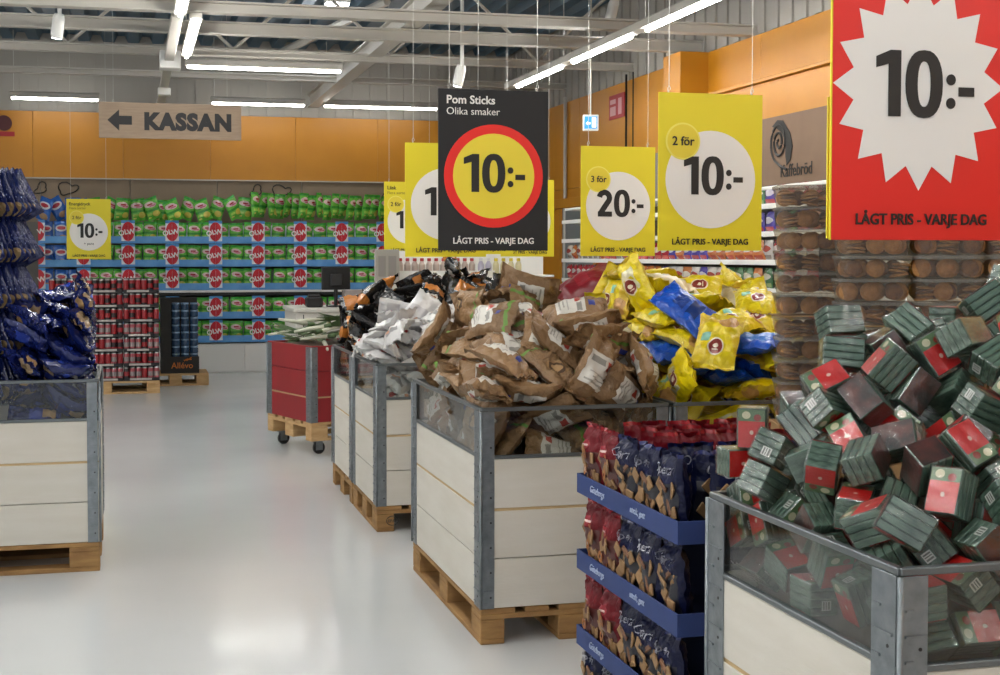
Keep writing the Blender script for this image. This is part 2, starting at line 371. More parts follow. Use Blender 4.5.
# cable duct with junction boxes beside the left strip
t = thing('cable_duct', 'pale cable duct with junction boxes above the wooden sign', 'duct', (0.355, 0, 3.43))
mb = MB(); mb.cbox(-0.045, 0.045, 10.5, 17.9, 0, 0.06, 0.004); mb.build('duct', m_steel, t)
mb = MB(); mb.cbox(-0.09, 0.11, 12.85, 13.05, -0.07, 0.1, 0.006); mb.build('junction_box', m_white, t)
mb = MB(); mb.cbox(-0.07, 0.07, 14.9, 15.05, -0.08, -0.001, 0.006); mb.build('junction_box', m_white, t)
# roof lamps
for k, (x, y, lab) in enumerate(((0.853, 14.18, 'small glowing roof lamp above the left light strip'), (2.112, 13.65, 'small glowing roof lamp at the top edge, near the long beam'), (2.042, 15.29, 'small glowing roof lamp right of the left light strip'))):
    t = thing('roof_lamp', lab, 'lamp', (x, y, 4.2), 0, 'glowing roof lamps')
    mb = MB(); mb.cbox(-0.13, 0.13, -0.09, 0.09, 0.0, 0.05, 0.006); mb.build('lamp_body', m_white, t)
    mb = MB(); mb.cbox(-0.11, 0.11, -0.075, 0.075, -0.03, -0.001, 0.006); mb.build('lens', m_panel_lit, t)
    mb = MB(); mb.tube([(0, 0, 0.05), (0, 0, 0.2)], 0.006, 5); mb.build('hanger', m_wire, t)
# spotlights on the beams
for x, y, z, lab in ((-0.61, 11.42, 3.38, 'white spotlight under the cross beam at upper left'), (3.0, 12.0, 3.16, 'white spotlight hanging above the black sign'), (4.3, 11.4, 3.72, 'white tilted spotlight at the top edge, above light strip')):
    t = thing('spotlight', lab, 'spotlight', (x, y, z), 0.4, 'ceiling spotlights')
    mb = MB(); mb.lathe([(0.045, 0.0), (0.052, 0.02), (0.05, 0.16), (0.04, 0.2)], 12, 0, Matrix.Rotation(0.35, 4, 'X')); mb.build('lamp_head', m_white, t, True)
    mb = MB(); mb.lathe([(0.04, -0.004), (0.04, 0.002)], 12, 0, Matrix.Rotation(0.35, 4, 'X')); mb.build('lens', m_panel_lit, t)
    mb = MB(); mb.cbox(-0.014, 0.014, -0.09, -0.062, 0.1, ROOF - z, 0.003); mb.build('bracket', m_white, t)
# cables and conduits on the right wall
for y, rr, m_, lab in ((13.35, 0.012, m_black, 'black cable conduit down the orange wall beside red sign'), (13.15, 0.008, m_black, 'thinner black conduit on orange wall, right of its pair'), (15.4, 0.022, m_steel, 'pale conduit pipe down the orange wall behind exit sign')):
    mb = MB(); mb.tube([(WX - 0.07, y, 0.0), (WX - 0.07, y, 3.52)], rr, 8); o = mb.build('conduit', m_, None, True); tag(o, lab, 'conduit')
mb = MB(); pts = [(WX - 0.16 - 0.12 * math.sin(i / 12 * PI), 16.0 + 0.1 * i / 12, 3.5 - 1.25 * i / 12) for i in range(13)]
mb.tube(pts, 0.012, 6); mb.lathe([(0.03, 0), (0.035, 0.02), (0.035, 0.1), (0.02, 0.12)], 8, 0, Matrix.Translation((WX - 0.16, 16.1, 2.16)))
o = mb.build('hanging_cable', m_black, None, True); tag(o, 'black cable with plug hanging by the orange wall', 'cable')
# exit sign (lit) and the red fire sign
t = thing('exit_sign', 'lit blue exit sign with white running figure and arrow', 'exit sign', (4.335, 12.0, 2.765), -0.25)
mb = MB(); mb.cbox(-0.075, 0.075, -0.025, 0.025, 0, 0.155, 0.004); mb.build('casing', m_white, t)
m_exit = mat('exit_blue', '1E88C8', 0.3, emit=('1F86CC', 0.3)); m_exitw = mat('exit_white', 'FFFFFF', 0.3, emit=('FFFFFF', 0.25))
mb = MB(); mb.box(-0.062, 0.062, -0.03, -0.026, 0.018, 0.137); mb.build('lit_panel', m_exit, t)
mb = MB()
F = lambda P: mb.prism(P, 0.03, 0.033, 0, Matrix(((1, 0, 0, 0), (0, 0, -1, 0), (0, 1, 0, 0), (0, 0, 0, 1))))
F([(0.01, 0.03), (0.05, 0.03), (0.05, 0.125), (0.01, 0.125)]); F([(-0.05, 0.07), (-0.03, 0.092), (-0.03, 0.08), (-0.005, 0.08), (-0.005, 0.06), (-0.03, 0.06), (-0.03, 0.048)])
mb.build('pictogram', m_exitw, t)
mb = MB(); mb.tube([(0, 0, 0.155), (0, 0, ROOF - 2.765)], 0.008, 6); mb.build('pendant_rod', m_steel, t)
mb = MB(); mb.box(-0.05, 0.05, -0.04, 0.04, ROOF - 2.79, ROOF - 2.765); mb.build('rod_plate', m_steel, t)
t = thing('fire_sign', 'red fire equipment sign with white pictograms on orange wall', 'sign', (WX - 0.0365, 13.7, 3.08), -PI / 2)
m_red = mat('sign_red', 'A01826', 0.45)
mb = MB(); mb.cbox(-0.23, 0.23, -0.012, -0.0005, 0, 0.27, 0.002); mb.build('plate', m_red, t)
mb = MB(); mb.box(-0.19, -0.02, -0.0145, -0.0125, 0.04, 0.14); mb.box(-0.19, -0.02, -0.0145, -0.0125, 0.17, 0.22); mb.box(0.06, 0.16, -0.0145, -0.0125, 0.04, 0.22); mb.build('pictogram', mat('sign_pink', 'C89AA0', 0.5), t)
t = thing('fire_sign', 'red sign with dark round emblem on orange wall, leftmost edge', 'sign', (-1.66, WY - 0.04, 3.12), 0)
mb = MB(); mb.cbox(-0.16, 0.16, -0.012, -0.001, 0, 0.06, 0.002); mb.build('plate', m_red, t)
mb = MB(); mb.ellipse(0.1, 0.1, -0.04, -0.001, 20, 0, Matrix.Translation((0.03, 0, 0.17))); mb.build('emblem', mat('dark_red', '4A1418', 0.5), t)
# ------------------------------------------------------------------ hanging signs
m_yel = mat('sign_yellow', 'E2D226', 0.5); m_yel2 = mat('sign_yellow_disc', 'E3CF3A', 0.45); m_sw = mat('sign_white', 'E9E7E2', 0.5); m_sk = mat('sign_black', '18191B', 0.6)
m_ink = mat('sign_ink', '1C1B1A', 0.55); m_sred = mat('sign_bright_red', 'E0231C', 0.45); m_edge = mat('sign_ring', 'EDE26A', 0.45); m_inkg = mat('sign_faint_ink', '8C7E20', 0.55)
def hang(t, w, h, ztop, xs=None):
    for x in (xs or (-w * 0.4, w * 0.4)):
        mb = MB(); mb.tube([(x, 0, h + 0.028), (x, 0, ztop)], 0.0016, 5); mb.build('wire', m_wire, t)
        mb = MB(); mb.tube([(x + 0.006 * math.cos(a * PI / 5), 0, h + 0.012 + 0.017 * math.sin(a * PI / 5)) for a in range(0, 8)], 0.002, 5); mb.tube([(x, 0.004, h - 0.014), (x, 0, h + 0.012)], 0.002, 5); mb.build('hook', m_wire, t)
def disc(t, name, r, x, z, m, y=-0.0035, d=0.0015, n=48):
    mb = MB(); mb.ellipse(r, r, y - d, y, n, 0, Matrix.Translation((x, 0, z))); return mb.build(name, m, t)
def poster(label, x, y, z, w, h, m, ztop, rot=0.0, cat='price sign'):
    t = thing('hanging_sign', label, cat, (x, y, z), rot, 'hanging shop signs')
    mb = MB(); mb.cbox(-w / 2, w / 2, -0.003, 0.003, 0, h, 0.0008); mb.build('board', m, t)
    hang(t, w, h, ztop - z); return t
def price(s, h, m, parent, cx, y, z):
    """bold price figures, h = figure height; each figure a part"""
    XZ = Matrix(((1, 0, 0, 0), (0, 0, -1, 0), (0, 1, 0, 0), (0, 0, 0, 1)))
    adv = {'1': 0.50, '0': 0.70, '2': 0.68, ':': 0.22, '-': 0.30}; tot = sum(adv[c] for c in s) - 0.06; x = -tot / 2
    for c in s:
        mb = MB(); M_ = Matrix.Translation((0, y, 0)) @ Matrix.Scale(h, 4) @ XZ @ Matrix.Translation((x, 0, 0)); P = lambda pts: mb.prism(pts, 0, 0.012, 0, M_)
        if c == '1': P([(0.21, 0), (0.42, 0), (0.42, 1), (0.24, 1), (0.0, 0.90), (0.0, 0.73), (0.21, 0.79)])
        elif c == '0':
            n = 28; ring = []
            for rx, ry in ((0.32, 0.515), (0.115, 0.345)):
                for i in range(n):
                    a = 2 * PI * i / n; ca, sa = math.cos(a), math.sin(a); ring.append((0.32 + rx * math.copysign(abs(ca) ** 0.8, ca), 0.5 + ry * math.copysign(abs(sa) ** 0.9, sa)))
            vs = [(px_, pz_, q) for q in (0, 0.012) for px_, pz_ in ring]; k2 = 2 * n
            mb.add(vs, [(i, (i + 1) % n, n + (i + 1) % n, n + i)[::-1] for i in range(n)] + [(k2 + i, k2 + (i + 1) % n, k2 + n + (i + 1) % n, k2 + n + i) for i in range(n)] + [(i, (i + 1) % n, k2 + (i + 1) % n, k2 + i) for i in range(n)] + [(n + i, k2 + n + i, k2 + n + (i + 1) % n, n + (i + 1) % n) for i in range(n)], 0, M_)
        elif c == '2':
            cl = [(0.30 - 0.2 * math.cos(a), 0.70 + 0.205 * math.sin(a)) for a in [0.15 + i * (PI + 0.35) / 12 for i in range(13)]] + [(0.36, 0.44), (0.14, 0.12)]
            w = 0.105; L_, R_ = [], []
            for i, p in enumerate(cl):
                a, b = cl[max(0, i - 1)], cl[min(len(cl) - 1, i + 1)]; dx, dz = b[0] - a[0], b[1] - a[1]; d = math.hypot(dx, dz); L_.append((p[0] - dz / d * w, p[1] + dx / d * w)); R_.append((p[0] + dz / d * w, p[1] - dx / d * w))
            for i in range(len(cl) - 1): mb.prism([R_[i], R_[i + 1], L_[i + 1], L_[i]], 0, 0.012, 0, M_)
            P([(0.04, 0), (0.60, 0), (0.60, 0.19), (0.04, 0.19)])
        elif c == ':':
            for zz in (0.22, 0.58): P([(0.085 + 0.08 * math.cos(2 * PI * i / 16), zz + 0.085 * math.sin(2 * PI * i / 16)) for i in range(16)])
        else: P([(0.0, 0.33), (0.27, 0.33), (0.27, 0.47), (0.0, 0.47)])
        mb.build('price_figure', m, parent, False, (cx, 0, z)); x += adv[c]
def yellow(label, x, y, z, w, h, ztop, fig, deal=None, head=None, sub=None, foot=None, rot=0.0):
    t = poster(label, x, y, z, w, h, m_yel, ztop, rot); k = w / 0.5
    disc(t, 'price_disc', 0.216 * k, 0.0, 0.315 * k, m_sw, -0.0035)
    price(fig, 0.168 * k, m_ink, t, 0.01 * k, -0.0055, 0.248 * k)
    if deal:
        disc(t, 'deal_disc_rim', 0.082 * k, -0.135 * k, 0.482 * k, m_edge, -0.0052); disc(t, 'deal_disc', 0.074 * k, -0.135 * k, 0.482 * k, m_yel2, -0.0068)
        text(deal, 0.056 * k, m_ink, t, (-0.135 * k, -0.0098, 0.464 * k), 0.012, stretch=0.95)
    if head: text(head, 0.05 * k, m_ink, t, (-0.22 * k, -0.005, 0.625 * k), 0.012, 'LEFT')
    if sub: text(sub, 0.04 * k, m_inkg, t, (-0.22 * k, -0.005, 0.58 * k), 0.0, 'LEFT')
    if foot: text(foot, 0.045 * k, m_ink, t, (0, -0.0062, 0.165 * k), 0.0)
    text('LÅGT PRIS - VARJE DAG', 0.037 * k, m_ink, t, (0, -0.005, 0.027 * k), 0.014, stretch=0.95, name='slogan_lettering')
    return t
TOPZ = ROOF + 0.01
yellow('yellow price sign reading 2 för 10:-, right of the black sign', 2.499, 5.36, 1.574, 0.5, 0.695, TOPZ, '10:-', '2 för', rot=0.012)
yellow('yellow price sign reading 3 för 20:-', 2.985, 7.75, 1.55, 0.5, 0.69, TOPZ, '20:-', '3 för', rot=0.012)
yellow('small yellow sign reading Energidryck 2 för 10:- + pant', -0.51, 16.05, 1.514, 0.51, 0.715, TOPZ, '10:-', '2 för', 'Energidryck', 'Flera sorter', '+ pant')
yellow('yellow price sign half hidden behind the left of black sign', 1.83, 7.6, 1.545, 0.5, 0.68, TOPZ, '10:-')
yellow('dim yellow sign headed Läsk with 2 för, left of others', 2.62, 12.4, 1.57, 0.5, 0.7, TOPZ, '10:-', '2 för', 'Läsk', 'Flera sorter')
yellow('yellow sign peeking out behind the right edge of black sign', 3.45, 11.2, 1.545, 0.5, 0.69, TOPZ, '20:-')
yellow('yellow sign mostly hidden behind black sign, only its foot showing', 2.83, 10.4, 1.565, 0.5, 0.69, TOPZ, '10:-')
# black sign
t = poster('black sign Pom Sticks with red ringed yellow 10:- disc', 1.539, 5.5, 1.574, 0.5, 0.70, m_sk, TOPZ, 0.012)
disc(t, 'red_ring', 0.225, 0.0, 0.325, m_sred, -0.0035); disc(t, 'price_disc', 0.185, 0.0, 0.325, m_yel2, -0.0052)
price('10:-', 0.165, m_ink, t, 0.0, -0.0072, 0.255)
text('Pom Sticks', 0.05, m_sw, t, (-0.215, -0.005, 0.638), 0.016, 'LEFT'); text('Olika smaker', 0.045, m_sw, t, (-0.215, -0.005, 0.59), -0.004, 'LEFT')
text('LÅGT PRIS - VARJE DAG', 0.037, m_sw, t, (0, -0.005, 0.03), 0.014, stretch=0.95, name='slogan_lettering')
# red starburst sign (with the yellow one right behind it)
t = poster('large red sign with white starburst and black 10:-', 1.968, 2.98, 1.591, 0.5, 0.70, m_sred, TOPZ, 0.006)
pts = []
for i in range(32):
    a = PI / 2 + i * PI / 16; r = 0.246 if i % 2 == 0 else 0.192
    pts.append((r * math.cos(a), r * 1.09 * math.sin(a)))
mb = MB(); mb.prism(pts, 0.0035, 0.005, 0, Matrix(((1, 0, 0, 0), (0, 0, -1, 0), (0, 1, 0, 0), (0, 0, 0, 1))) @ Matrix.Translation((-0.003, 0.395, 0)))
mb.build('starburst', m_sw, t)
price('10:-', 0.168, m_ink, t, 0.01, -0.0062, 0.315)
text('LÅGT PRIS - VARJE DAG', 0.0395, m_ink, t, (0.008, -0.005, 0.04), 0.016, stretch=0.92, name='slogan_lettering')
mb = MB(); mb.box(-0.2535, -0.2502, -0.003, 0.003, 0, 0.7); mb.build('yellow_edge', m_yel, t)
t = poster('yellow sign edge showing just behind the red sign', 1.985, 3.03, 1.595, 0.5, 0.362, m_yel, TOPZ, 0.006)
# wooden KASSAN sign
m_wood = mat('sign_plywood', '937F6A', 0.6, vary=('86735F', 6), stretch=(1, 1, 8))
t = thing('hanging_sign', 'wooden KASSAN sign with black arrow pointing left', 'direction sign', (0.37, 13.0, 2.69), 0.0, 'hanging shop signs')
mb = MB(); mb.cbox(-0.68, 0.68, -0.012, 0.012, 0, 0.345, 0.002); mb.build('board', m_wood, t); hang(t, 1.36, 0.345, TOPZ - 2.69)
text('KASSAN', 0.215, m_sk, t, (0.165, -0.015, 0.095), 0.065, stretch=0.98, space=1.12)
mb = MB(); mb.prism([(-0.6, 0.172), (-0.49, 0.275), (-0.49, 0.215), (-0.37, 0.215), (-0.37, 0.13), (-0.49, 0.13), (-0.49, 0.07)], 0.012, 0.015, 0, Matrix(((1, 0, 0, 0), (0, 0, -1, 0), (0, 1, 0, 0), (0, 0, 0, 1)))); mb.build('arrow', m_sk, t)
# kaffebröd board on top of the right shelves (faces -X)
m_kb = mat('brown_board', '7C6450', 0.7, vary=('745C49', 5))
t = thing('shelf_header_board', 'brown board with black roll drawing reading Kaffebröd', 'sign', (4.5, 8.3, 2.06), -PI / 2)
mb = MB(); mb.cbox(-0.95, 1.25, -0.008, 0.008, 0, 0.49, 0.002); mb.build('board', m_kb, t)
text('Kaffebröd', 0.125, m_ink, t, (0.05, -0.0115, 0.05), 0.004, stretch=0.9)
mb = MB(); Rr = Matrix.Translation((-0.2, -0.01, 0.3))
mb.tube([(0.016 * a * math.cos(a) * 0.46, 0, 0.016 * a * math.sin(a) * 0.54) for a in [i * 0.3 for i in range(6, 58)]], 0.0105, 5, 0, Rr)
mb.tube([(0.016 * 17.1 * math.cos(17.1) * 0.46, 0, 0.016 * 17.1 * math.sin(17.1) * 0.54), (0.02, 0, -0.17), (0.12, 0, -0.2)], 0.0105, 5, 0, Rr)
P = [(-0.1, 0.12), (-0.02, 0.16), (0.06, 0.15), (0.16, 0.06), (0.2, -0.04), (0.17, -0.14), (0.12, -0.17)] + [(0.1, -0.1), (0.1, 0.0), (0.04, 0.07), (-0.03, 0.1)]
mb.prism(P, 0.0, 0.004, 0, Rr @ Matrix(((1, 0, 0, 0), (0, 0, -1, 0), (0, 1, 0, 0), (0, 0, 0, 1)))); mb.build('roll_drawing', m_ink, t)
# ------------------------------------------------------------------ pallets and collar bins
m_pine = mat('pallet_pine', 'A27C4A', 0.75, vary=('825F36', 7), bump=(0.2, 40), stretch=(1, 1, 4))
m_pine2 = mat('pallet_pine_pale', 'C4A273', 0.75, vary=('A98556', 7), bump=(0.2, 40), stretch=(1, 1, 4))
m_bwhite = mat('whitewashed_board', 'CAC6BC', 0.62, vary=('C2BDB1', 3), bump=(0.1, 25), stretch=(1, 1, 5))
m_bred = mat('red_board', '8E181E', 0.5, vary=('82161C', 3))
m_gap = mat('raw_wood_edge', 'B79C70', 0.7)
m_plexi = film_mat('grey_acrylic', 0.05, None, 1.45, 'F3F5F4')
m_frame = mat('pane_frame_steel', '6F7476', 0.4, metal=0.7)
def pallet(label, x, y, wx, wy, rotz=0.0, z=0.0, m=None, stamp=False, casters=False):
    """x, y: centre; the long (1.2) side carries the bottom boards"""
    m = m or m_pine; long_x = wx > wy; L, W = (wx, wy) if long_x else (wy, wx)
    t = thing('pallet', label, 'pallet', (x, y, z), rotz, 'wooden pallets')
    R = Matrix.Identity(4) if long_x else Matrix.Rotation(PI / 2, 4, 'Z')
    def pc(name, x0, x1, y0, y1, z0, z1): mb = MB(); mb.cbox(x0, x1, y0, y1, z0, z1, 0.003, 0, R); return mb.build(name, m, t)
    bl = None
    for k, (a, b) in enumerate(((-W / 2, -W / 2 + 0.1), (-0.0725, 0.0725), (W / 2 - 0.1, W / 2))):
        pc('bottom_board', -L / 2, L / 2, a, b, 0, 0.022)
        for c, d in ((-L / 2, -L / 2 + 0.145), (-0.0725, 0.0725), (L / 2 - 0.145, L / 2)): bl = pc('block', c, d, a, b, 0.022, 0.1)
    for c, d in ((-L / 2, -L / 2 + 0.145), (-0.0725, 0.0725), (L / 2 - 0.145, L / 2)): pc('stringer_board', c, d, -W / 2, W / 2, 0.1, 0.122)
    n = 5; g = (W - 3 * 0.145 - 2 * 0.1) / 4; yy = -W / 2
    for i, ww in enumerate((0.145, 0.1, 0.145, 0.1, 0.145)):
        pc('deck_board', -L / 2, L / 2, yy, yy + ww, 0.122, 0.144); yy += ww + g
    if casters:
        for sx in (-1, 1):
            for sy in (-1, 1):
                cx, cy = sx * (L / 2 - 0.09), sy * (W / 2 - 0.08)
                mb = MB(); mb.box(cx - 0.045, cx + 0.045, cy - 0.04, cy + 0.04, -0.008, 0, 0, R); mb.box(cx - 0.02, cx + 0.04, cy - 0.022, cy - 0.018, -0.08, -0.008, 0, R); mb.box(cx - 0.02, cx + 0.04, cy + 0.018, cy + 0.022, -0.08, -0.008, 0, R)
                c = mb.build('caster', m_galv, t)
                mb = MB(); mb.lathe([(0.02, -0.015), (0.045, -0.015), (0.05, -0.01), (0.05, 0.01), (0.045, 0.015), (0.02, 0.015)], 16, 0, R @ Matrix.Translation((cx + 0.015, cy, -0.062)) @ Matrix.Rotation(PI / 2, 4, 'X')); mb.build('wheel', m_black, c, True)
    if stamp:
        pts = [(0.034 * math.cos(a * PI / 12), 0.026 * math.sin(a * PI / 12)) for a in range(25)]
        mb = MB(); mb.tube([(px, 0, pz) for px, pz in pts], 0.0022, 4, 0, Matrix.Translation((-wx / 2 + 0.09, -wy / 2 - 0.0015, 0.061))); mb.build('burnt_stamp', m_ink, t)
        text('EPAL', 0.024, m_ink, t, (-wx / 2 + 0.09, -wy / 2 - 0.002, 0.052), 0.01, name='burnt_lettering')
    return t
def hinge_mesh(w, h):
    """pressed galvanised hinge plate standing in XZ, facing -Y, from x=0 to w, ribs pressed out"""
    mb = MB(); mb.cbox(0, w, -0.004, 0, 0, h, 0.001)
    for k in range(int(h / 0.05)):
        z = 0.018 + k * 0.05
        if k % 2: mb.box(w * 0.1, w * 0.9, -0.008, -0.004, z, z + 0.005)
        else: mb.box(w * 0.1, w * 0.42, -0.008, -0.004, z, z + 0.005)
    for k in range(int(h / 0.1)):
        mb.ellipse(0.004, 0.004, -0.0045, -0.0035, 8, 1, Matrix.Translation((w * 0.7, -0.0006, 0.045 + k * 0.1)))
    return mb.mesh('hinge_plate', [m_galv, m_black])
def collar_bin(label, x0, y0, wx, wy, z=0.144, boards=3, pane=True, m=None, rotz=0.0, hw=(0.05, 0.08), gap_after=1, mid_y=False):
    """x0, y0: front left corner. Boards 0.2 m high, acrylic band on top. Local frame: origin at corner."""
    m = m or m_bwhite; t = thing('collar_bin', label, 'bin', (x0, y0, z), rotz, 'bins made of pallet collars'); T = 0.02; PH = 0.2
    sides = {'f': (Matrix.Identity(4), wx), 'b': (Matrix.Translation((wx, wy, 0)) @ Matrix.Rotation(PI, 4, 'Z'), wx), 'l': (Matrix.Translation((0, wy, 0)) @ Matrix.Rotation(-PI / 2, 4, 'Z'), wy), 'r': (Matrix.Translation((wx, 0, 0)) @ Matrix.Rotation(PI / 2, 4, 'Z'), wy)}
    H = boards * PH
    for s, (R, L) in sides.items():
        w = hw[0] if s in 'fb' else hw[1]
        ins = 0.001 if s in 'fb' else T + 0.001
        for k in range(boards):
            g = 0.010 if k == boards - gap_after - 1 else 0.0025
            mb = MB(); mb.cbox(ins, L - ins, 0, T, k * PH + 0.0015, (k + 1) * PH - g, 0.002, 0, R)
            if g > 0.005: mb.box(ins + 0.01, L - ins - 0.01, 0.003, T, (k + 1) * PH - g, (k + 1) * PH + 0.0005, 1, R)
            mb.build('collar_board', [m, m_gap], t)
        hh = H + (PH if pane else 0) - 0.012
        me = hinge_mesh(w, hh)
        for a in (0, 1):
            M_ = R @ Matrix.Translation((0.006 if not a else L - w - 0.006, 0, 0.0)); o = obj('hinge_plate', me, t); o.matrix_local = M_
        mb = MB(); mb.tube([(0.0, -0.004, 0.0), (0.0, -0.004, hh)], 0.006, 8, 0, R); mb.build('hinge_pin', m_galv, t, True)
        if pane:
            z0, z1 = H + 0.001, H + PH
            mb = MB(); mb.box(w + 0.002, L - w - 0.002, 0.006, 0.010, z0 + 0.012, z1 - 0.010, 0, R); mb.build('acrylic_pane', m_plexi, t)
            mb = MB(); mb.cbox(0.004, L - 0.004, -0.002, 0.016, z1 - 0.0115, z1 + 0.004, 0.002, 0, R); mb.build('top_rail', m_frame, t)
            mb = MB(); mb.cbox(0.004, L - 0.004, -0.003, 0.016, z0 - 0.002, z0 + 0.0115, 0.002, 0, R); mb.build('bottom_rail', m_frame, t)
    return t
BINS = {}
def bin_on_pallet(key, what, x0, y0, wx, wy, **kw):
    pallet('wooden pallet under ' + what, x0 + wx / 2, y0 + wy / 2, wx, wy, stamp=kw.pop('stamp', False))
    BINS[key] = collar_bin(kw.pop('label'), x0, y0, wx, wy, **kw)
bin_on_pallet('A', 'the white bin of brown paper bags', 1.335, 4.955, 0.80, 1.28, label='white board bin with acrylic band, full of brown paper bags')
bin_on_pallet('Y', 'the bin of yellow bags', 2.16, 4.955, 0.80, 1.28, label='white board bin with acrylic band, heaped with yellow bags')
bin_on_pallet('B', 'the white bin of white bags', 1.32, 7.14, 0.80, 0.80, label='white board bin with acrylic band, holding white bags', stamp=True)
bin_on_pallet('K', 'the far white bin of black bags', 1.32, 7.985, 1.20, 0.80, label='far white board bin with acrylic band, holding black bags')
bin_on_pallet('C', 'the bin of red sacks', 2.145, 7.14, 1.20, 0.80, label='white board bin holding red sacks, behind the brown bags')
bin_on_pallet('L', 'the left bin of blue bags', -1.37, 6.57, 1.20, 0.80, label='white board bin with acrylic band on left, full of blue bags')
bin_on_pallet('G', 'the nearest bin of green packs', 1.432, 2.215, 1.20, 0.85, label='nearest white board bin with acrylic band, heaped with green packs', hw=(0.055, 0.085))
RC = math.radians(19.0); rcx, rcy = 1.335, 10.0
collar_bin('red board bin on a wheeled pallet, full of leeks', rcx, rcy, 1.2, 0.8, z=0.254, boards=3, pane=False, m=m_bred, rotz=RC, gap_after=2)
cc = Vector((rcx, rcy, 0)) + Matrix.Rotation(RC, 3, 'Z') @ Vector((0.6, 0.4, 0))
pallet('pale wheeled pallet under the red bin', cc.x, cc.y, 1.2, 0.8, RC, 0.11, m_pine2, False, True)

# ------------------------------------------------------------------ prototypes of what is heaped
rnd = random.Random(7)
PROTO = {}
def proto_bag(key, S, m, parts=(), dims=(0.2, 0.27, 0.08)):
    """parts: (name, patch mesh builder, material)"""
    me = bag_mb(S, 14, 20).mesh(key, m, True)
    ps = [(n, p.mesh(n, pm, True)) for n, p, pm in parts]
    px = bag_mb(bag_surf(dims[0] * 0.94, dims[1] * 0.94, dims[2] * 0.8, 1, wr=0, bend=0), 4, 6).mesh(key + '_hull', m)
    PROTO[key] = (me, ps, px)
def place(key, name, mtx, label, cat, group):
    me, ps, _ = PROTO[key]; o = obj(name, me); o.matrix_world = mtx; tag(o, label, cat, group)
    for n, pm in ps: obj(n, pm, o)
    return o
brown = print_mat('brown_paper', '8B6B48', [('r', 0.36, 0.64, 0.0, 0.16, '7C5E3E')], 0.5, 0.05, (0.9, 26), hue=0.22)
lab_w = print_mat('bag_white_label', 'CFCBC2', [('r', 0.1, 0.9, 0.1, 0.16, '9A968C'), ('r', 0.1, 0.75, 0.24, 0.29, '9A968C'), ('r', 0.1, 0.85, 0.38, 0.42, 'A5A198'), ('r', 0.1, 0.4, 0.66, 0.9, 'B04030'), ('r', 0.48, 0.92, 0.7, 0.88, '8F8C84')], 0.35, 0.3, (0.3, 14))
lab_g = mat('bag_green_strip', '5F8A32', 0.4); lab_b = mat('bag_blue_sticker', '2E3A8C', 0.4); lab_k = print_mat('bag_brown_print', '8B6B48', [('e', 0.5, 0.5, 0.45, 0.45, '4E3824'), ('e', 0.5, 0.5, 0.3, 0.3, '9C7C56')], 0.5, 0.1)
for k in range(5):
    S = bag_surf(0.185, 0.285, 0.085, 100 + k, wr=0.008, bend=rnd.uniform(-0.12, 0.12), crease=0.011)
    parts = []
    if k in (0, 1, 3): parts += [('label', bag_patch(S, -0.75, 0.6, -0.6, 0.34), lab_w), ('blue_sticker', bag_patch(S, -0.25, 0.1, 0.42, 0.62), lab_b), ('back_label', bag_patch(S, -0.7, 0.7, -0.4, 0.5, side=-1), lab_w)]
    if k in (0, 2, 4): parts += [('green_strip', bag_patch(S, -0.95, 0.95, 0.68, 0.82), lab_g)]
    if k in (2, 4): parts += [('round_print', bag_patch(S, -0.55, 0.35, -0.5, 0.1), lab_k), ('back_label', bag_patch(S, -0.8, 0.8, -0.6, 0.4, side=-1), lab_w)]
    proto_bag('brown%d' % k, S, brown, parts, dims=(0.185, 0.285, 0.085))
yellow_m = print_mat('yellow_film', 'E0C808', [('r', 0.0, 1.0, 0.0, 0.2, 'CFAE2A'), ('e', 0.3, 0.18, 0.22, 0.12, 'B98A4A'), ('r', 1.2, 1.8, 0.2, 0.6, 'DDD6B4')], 0.3, 0.2, (0.9, 20), hue=0.1)
blue_m = print_mat('blue_film', '0E50BC', [('r', 0.2, 0.75, 0.3, 0.5, '173F92'), ('r', 1.2, 1.8, 0.2, 0.6, '3E78C8')], 0.28, 0.25, (0.9, 20), hue=0.1)
cream_m = print_mat('cream_film', 'D8C9A0', [('r', 0.1, 0.9, 0.3, 0.62, 'E8E0CC'), ('r', 0.2, 0.6, 0.4, 0.5, 'A06A3A')], 0.3, 0.4, (0.6, 11), hue=0.1)
badge = print_mat('round_badge', 'E0C808', [('e', 0.5, 0.5, 0.5, 0.5, 'E4D8C4'), ('e', 0.5, 0.5, 0.42, 0.42, '7E2A1E'), ('e', 0.5, 0.48, 0.18, 0.12, 'E9DFC8'), ('r', 0.3, 0.7, 0.66, 0.72, 'D8C8B0')], 0.3, 0.4)
teal = mat('teal_patch', '7FB8A0', 0.4); orange_p = mat('orange_nut_patch', 'C58A3C', 0.4)
for k in range(3):
    S = bag_surf(0.2, 0.27, 0.085, 200 + k, wr=0.008, bend=rnd.uniform(-0.15, 0.15), crease=0.008)
    proto_bag('yellow%d' % k, S, yellow_m, [('round_badge', bag_patch(S, -0.42, 0.34, 0.0, 0.56), badge), ('teal_patch', bag_patch(S, 0.35, 0.7, -0.15, 0.1), teal), ('back_badge', bag_patch(S, -0.4, 0.4, -0.3, 0.3, side=-1), badge)], dims=(0.2, 0.27, 0.085))
S = bag_surf(0.2, 0.28, 0.085, 230, wr=0.009, crease=0.008); proto_bag('blue0', S, blue_m, [('dark_print', bag_patch(S, -0.5, 0.5, 0.1, 0.5), mat('navy_patch', '14306E', 0.35))], dims=(0.2, 0.28, 0.085))
S = bag_surf(0.19, 0.27, 0.08, 231, wr=0.008, crease=0.008); proto_bag('cream0', S, cream_m, [('nut_print', bag_patch(S, -0.5, 0.5, -0.7, -0.3), orange_p)], dims=(0.19, 0.27, 0.08))
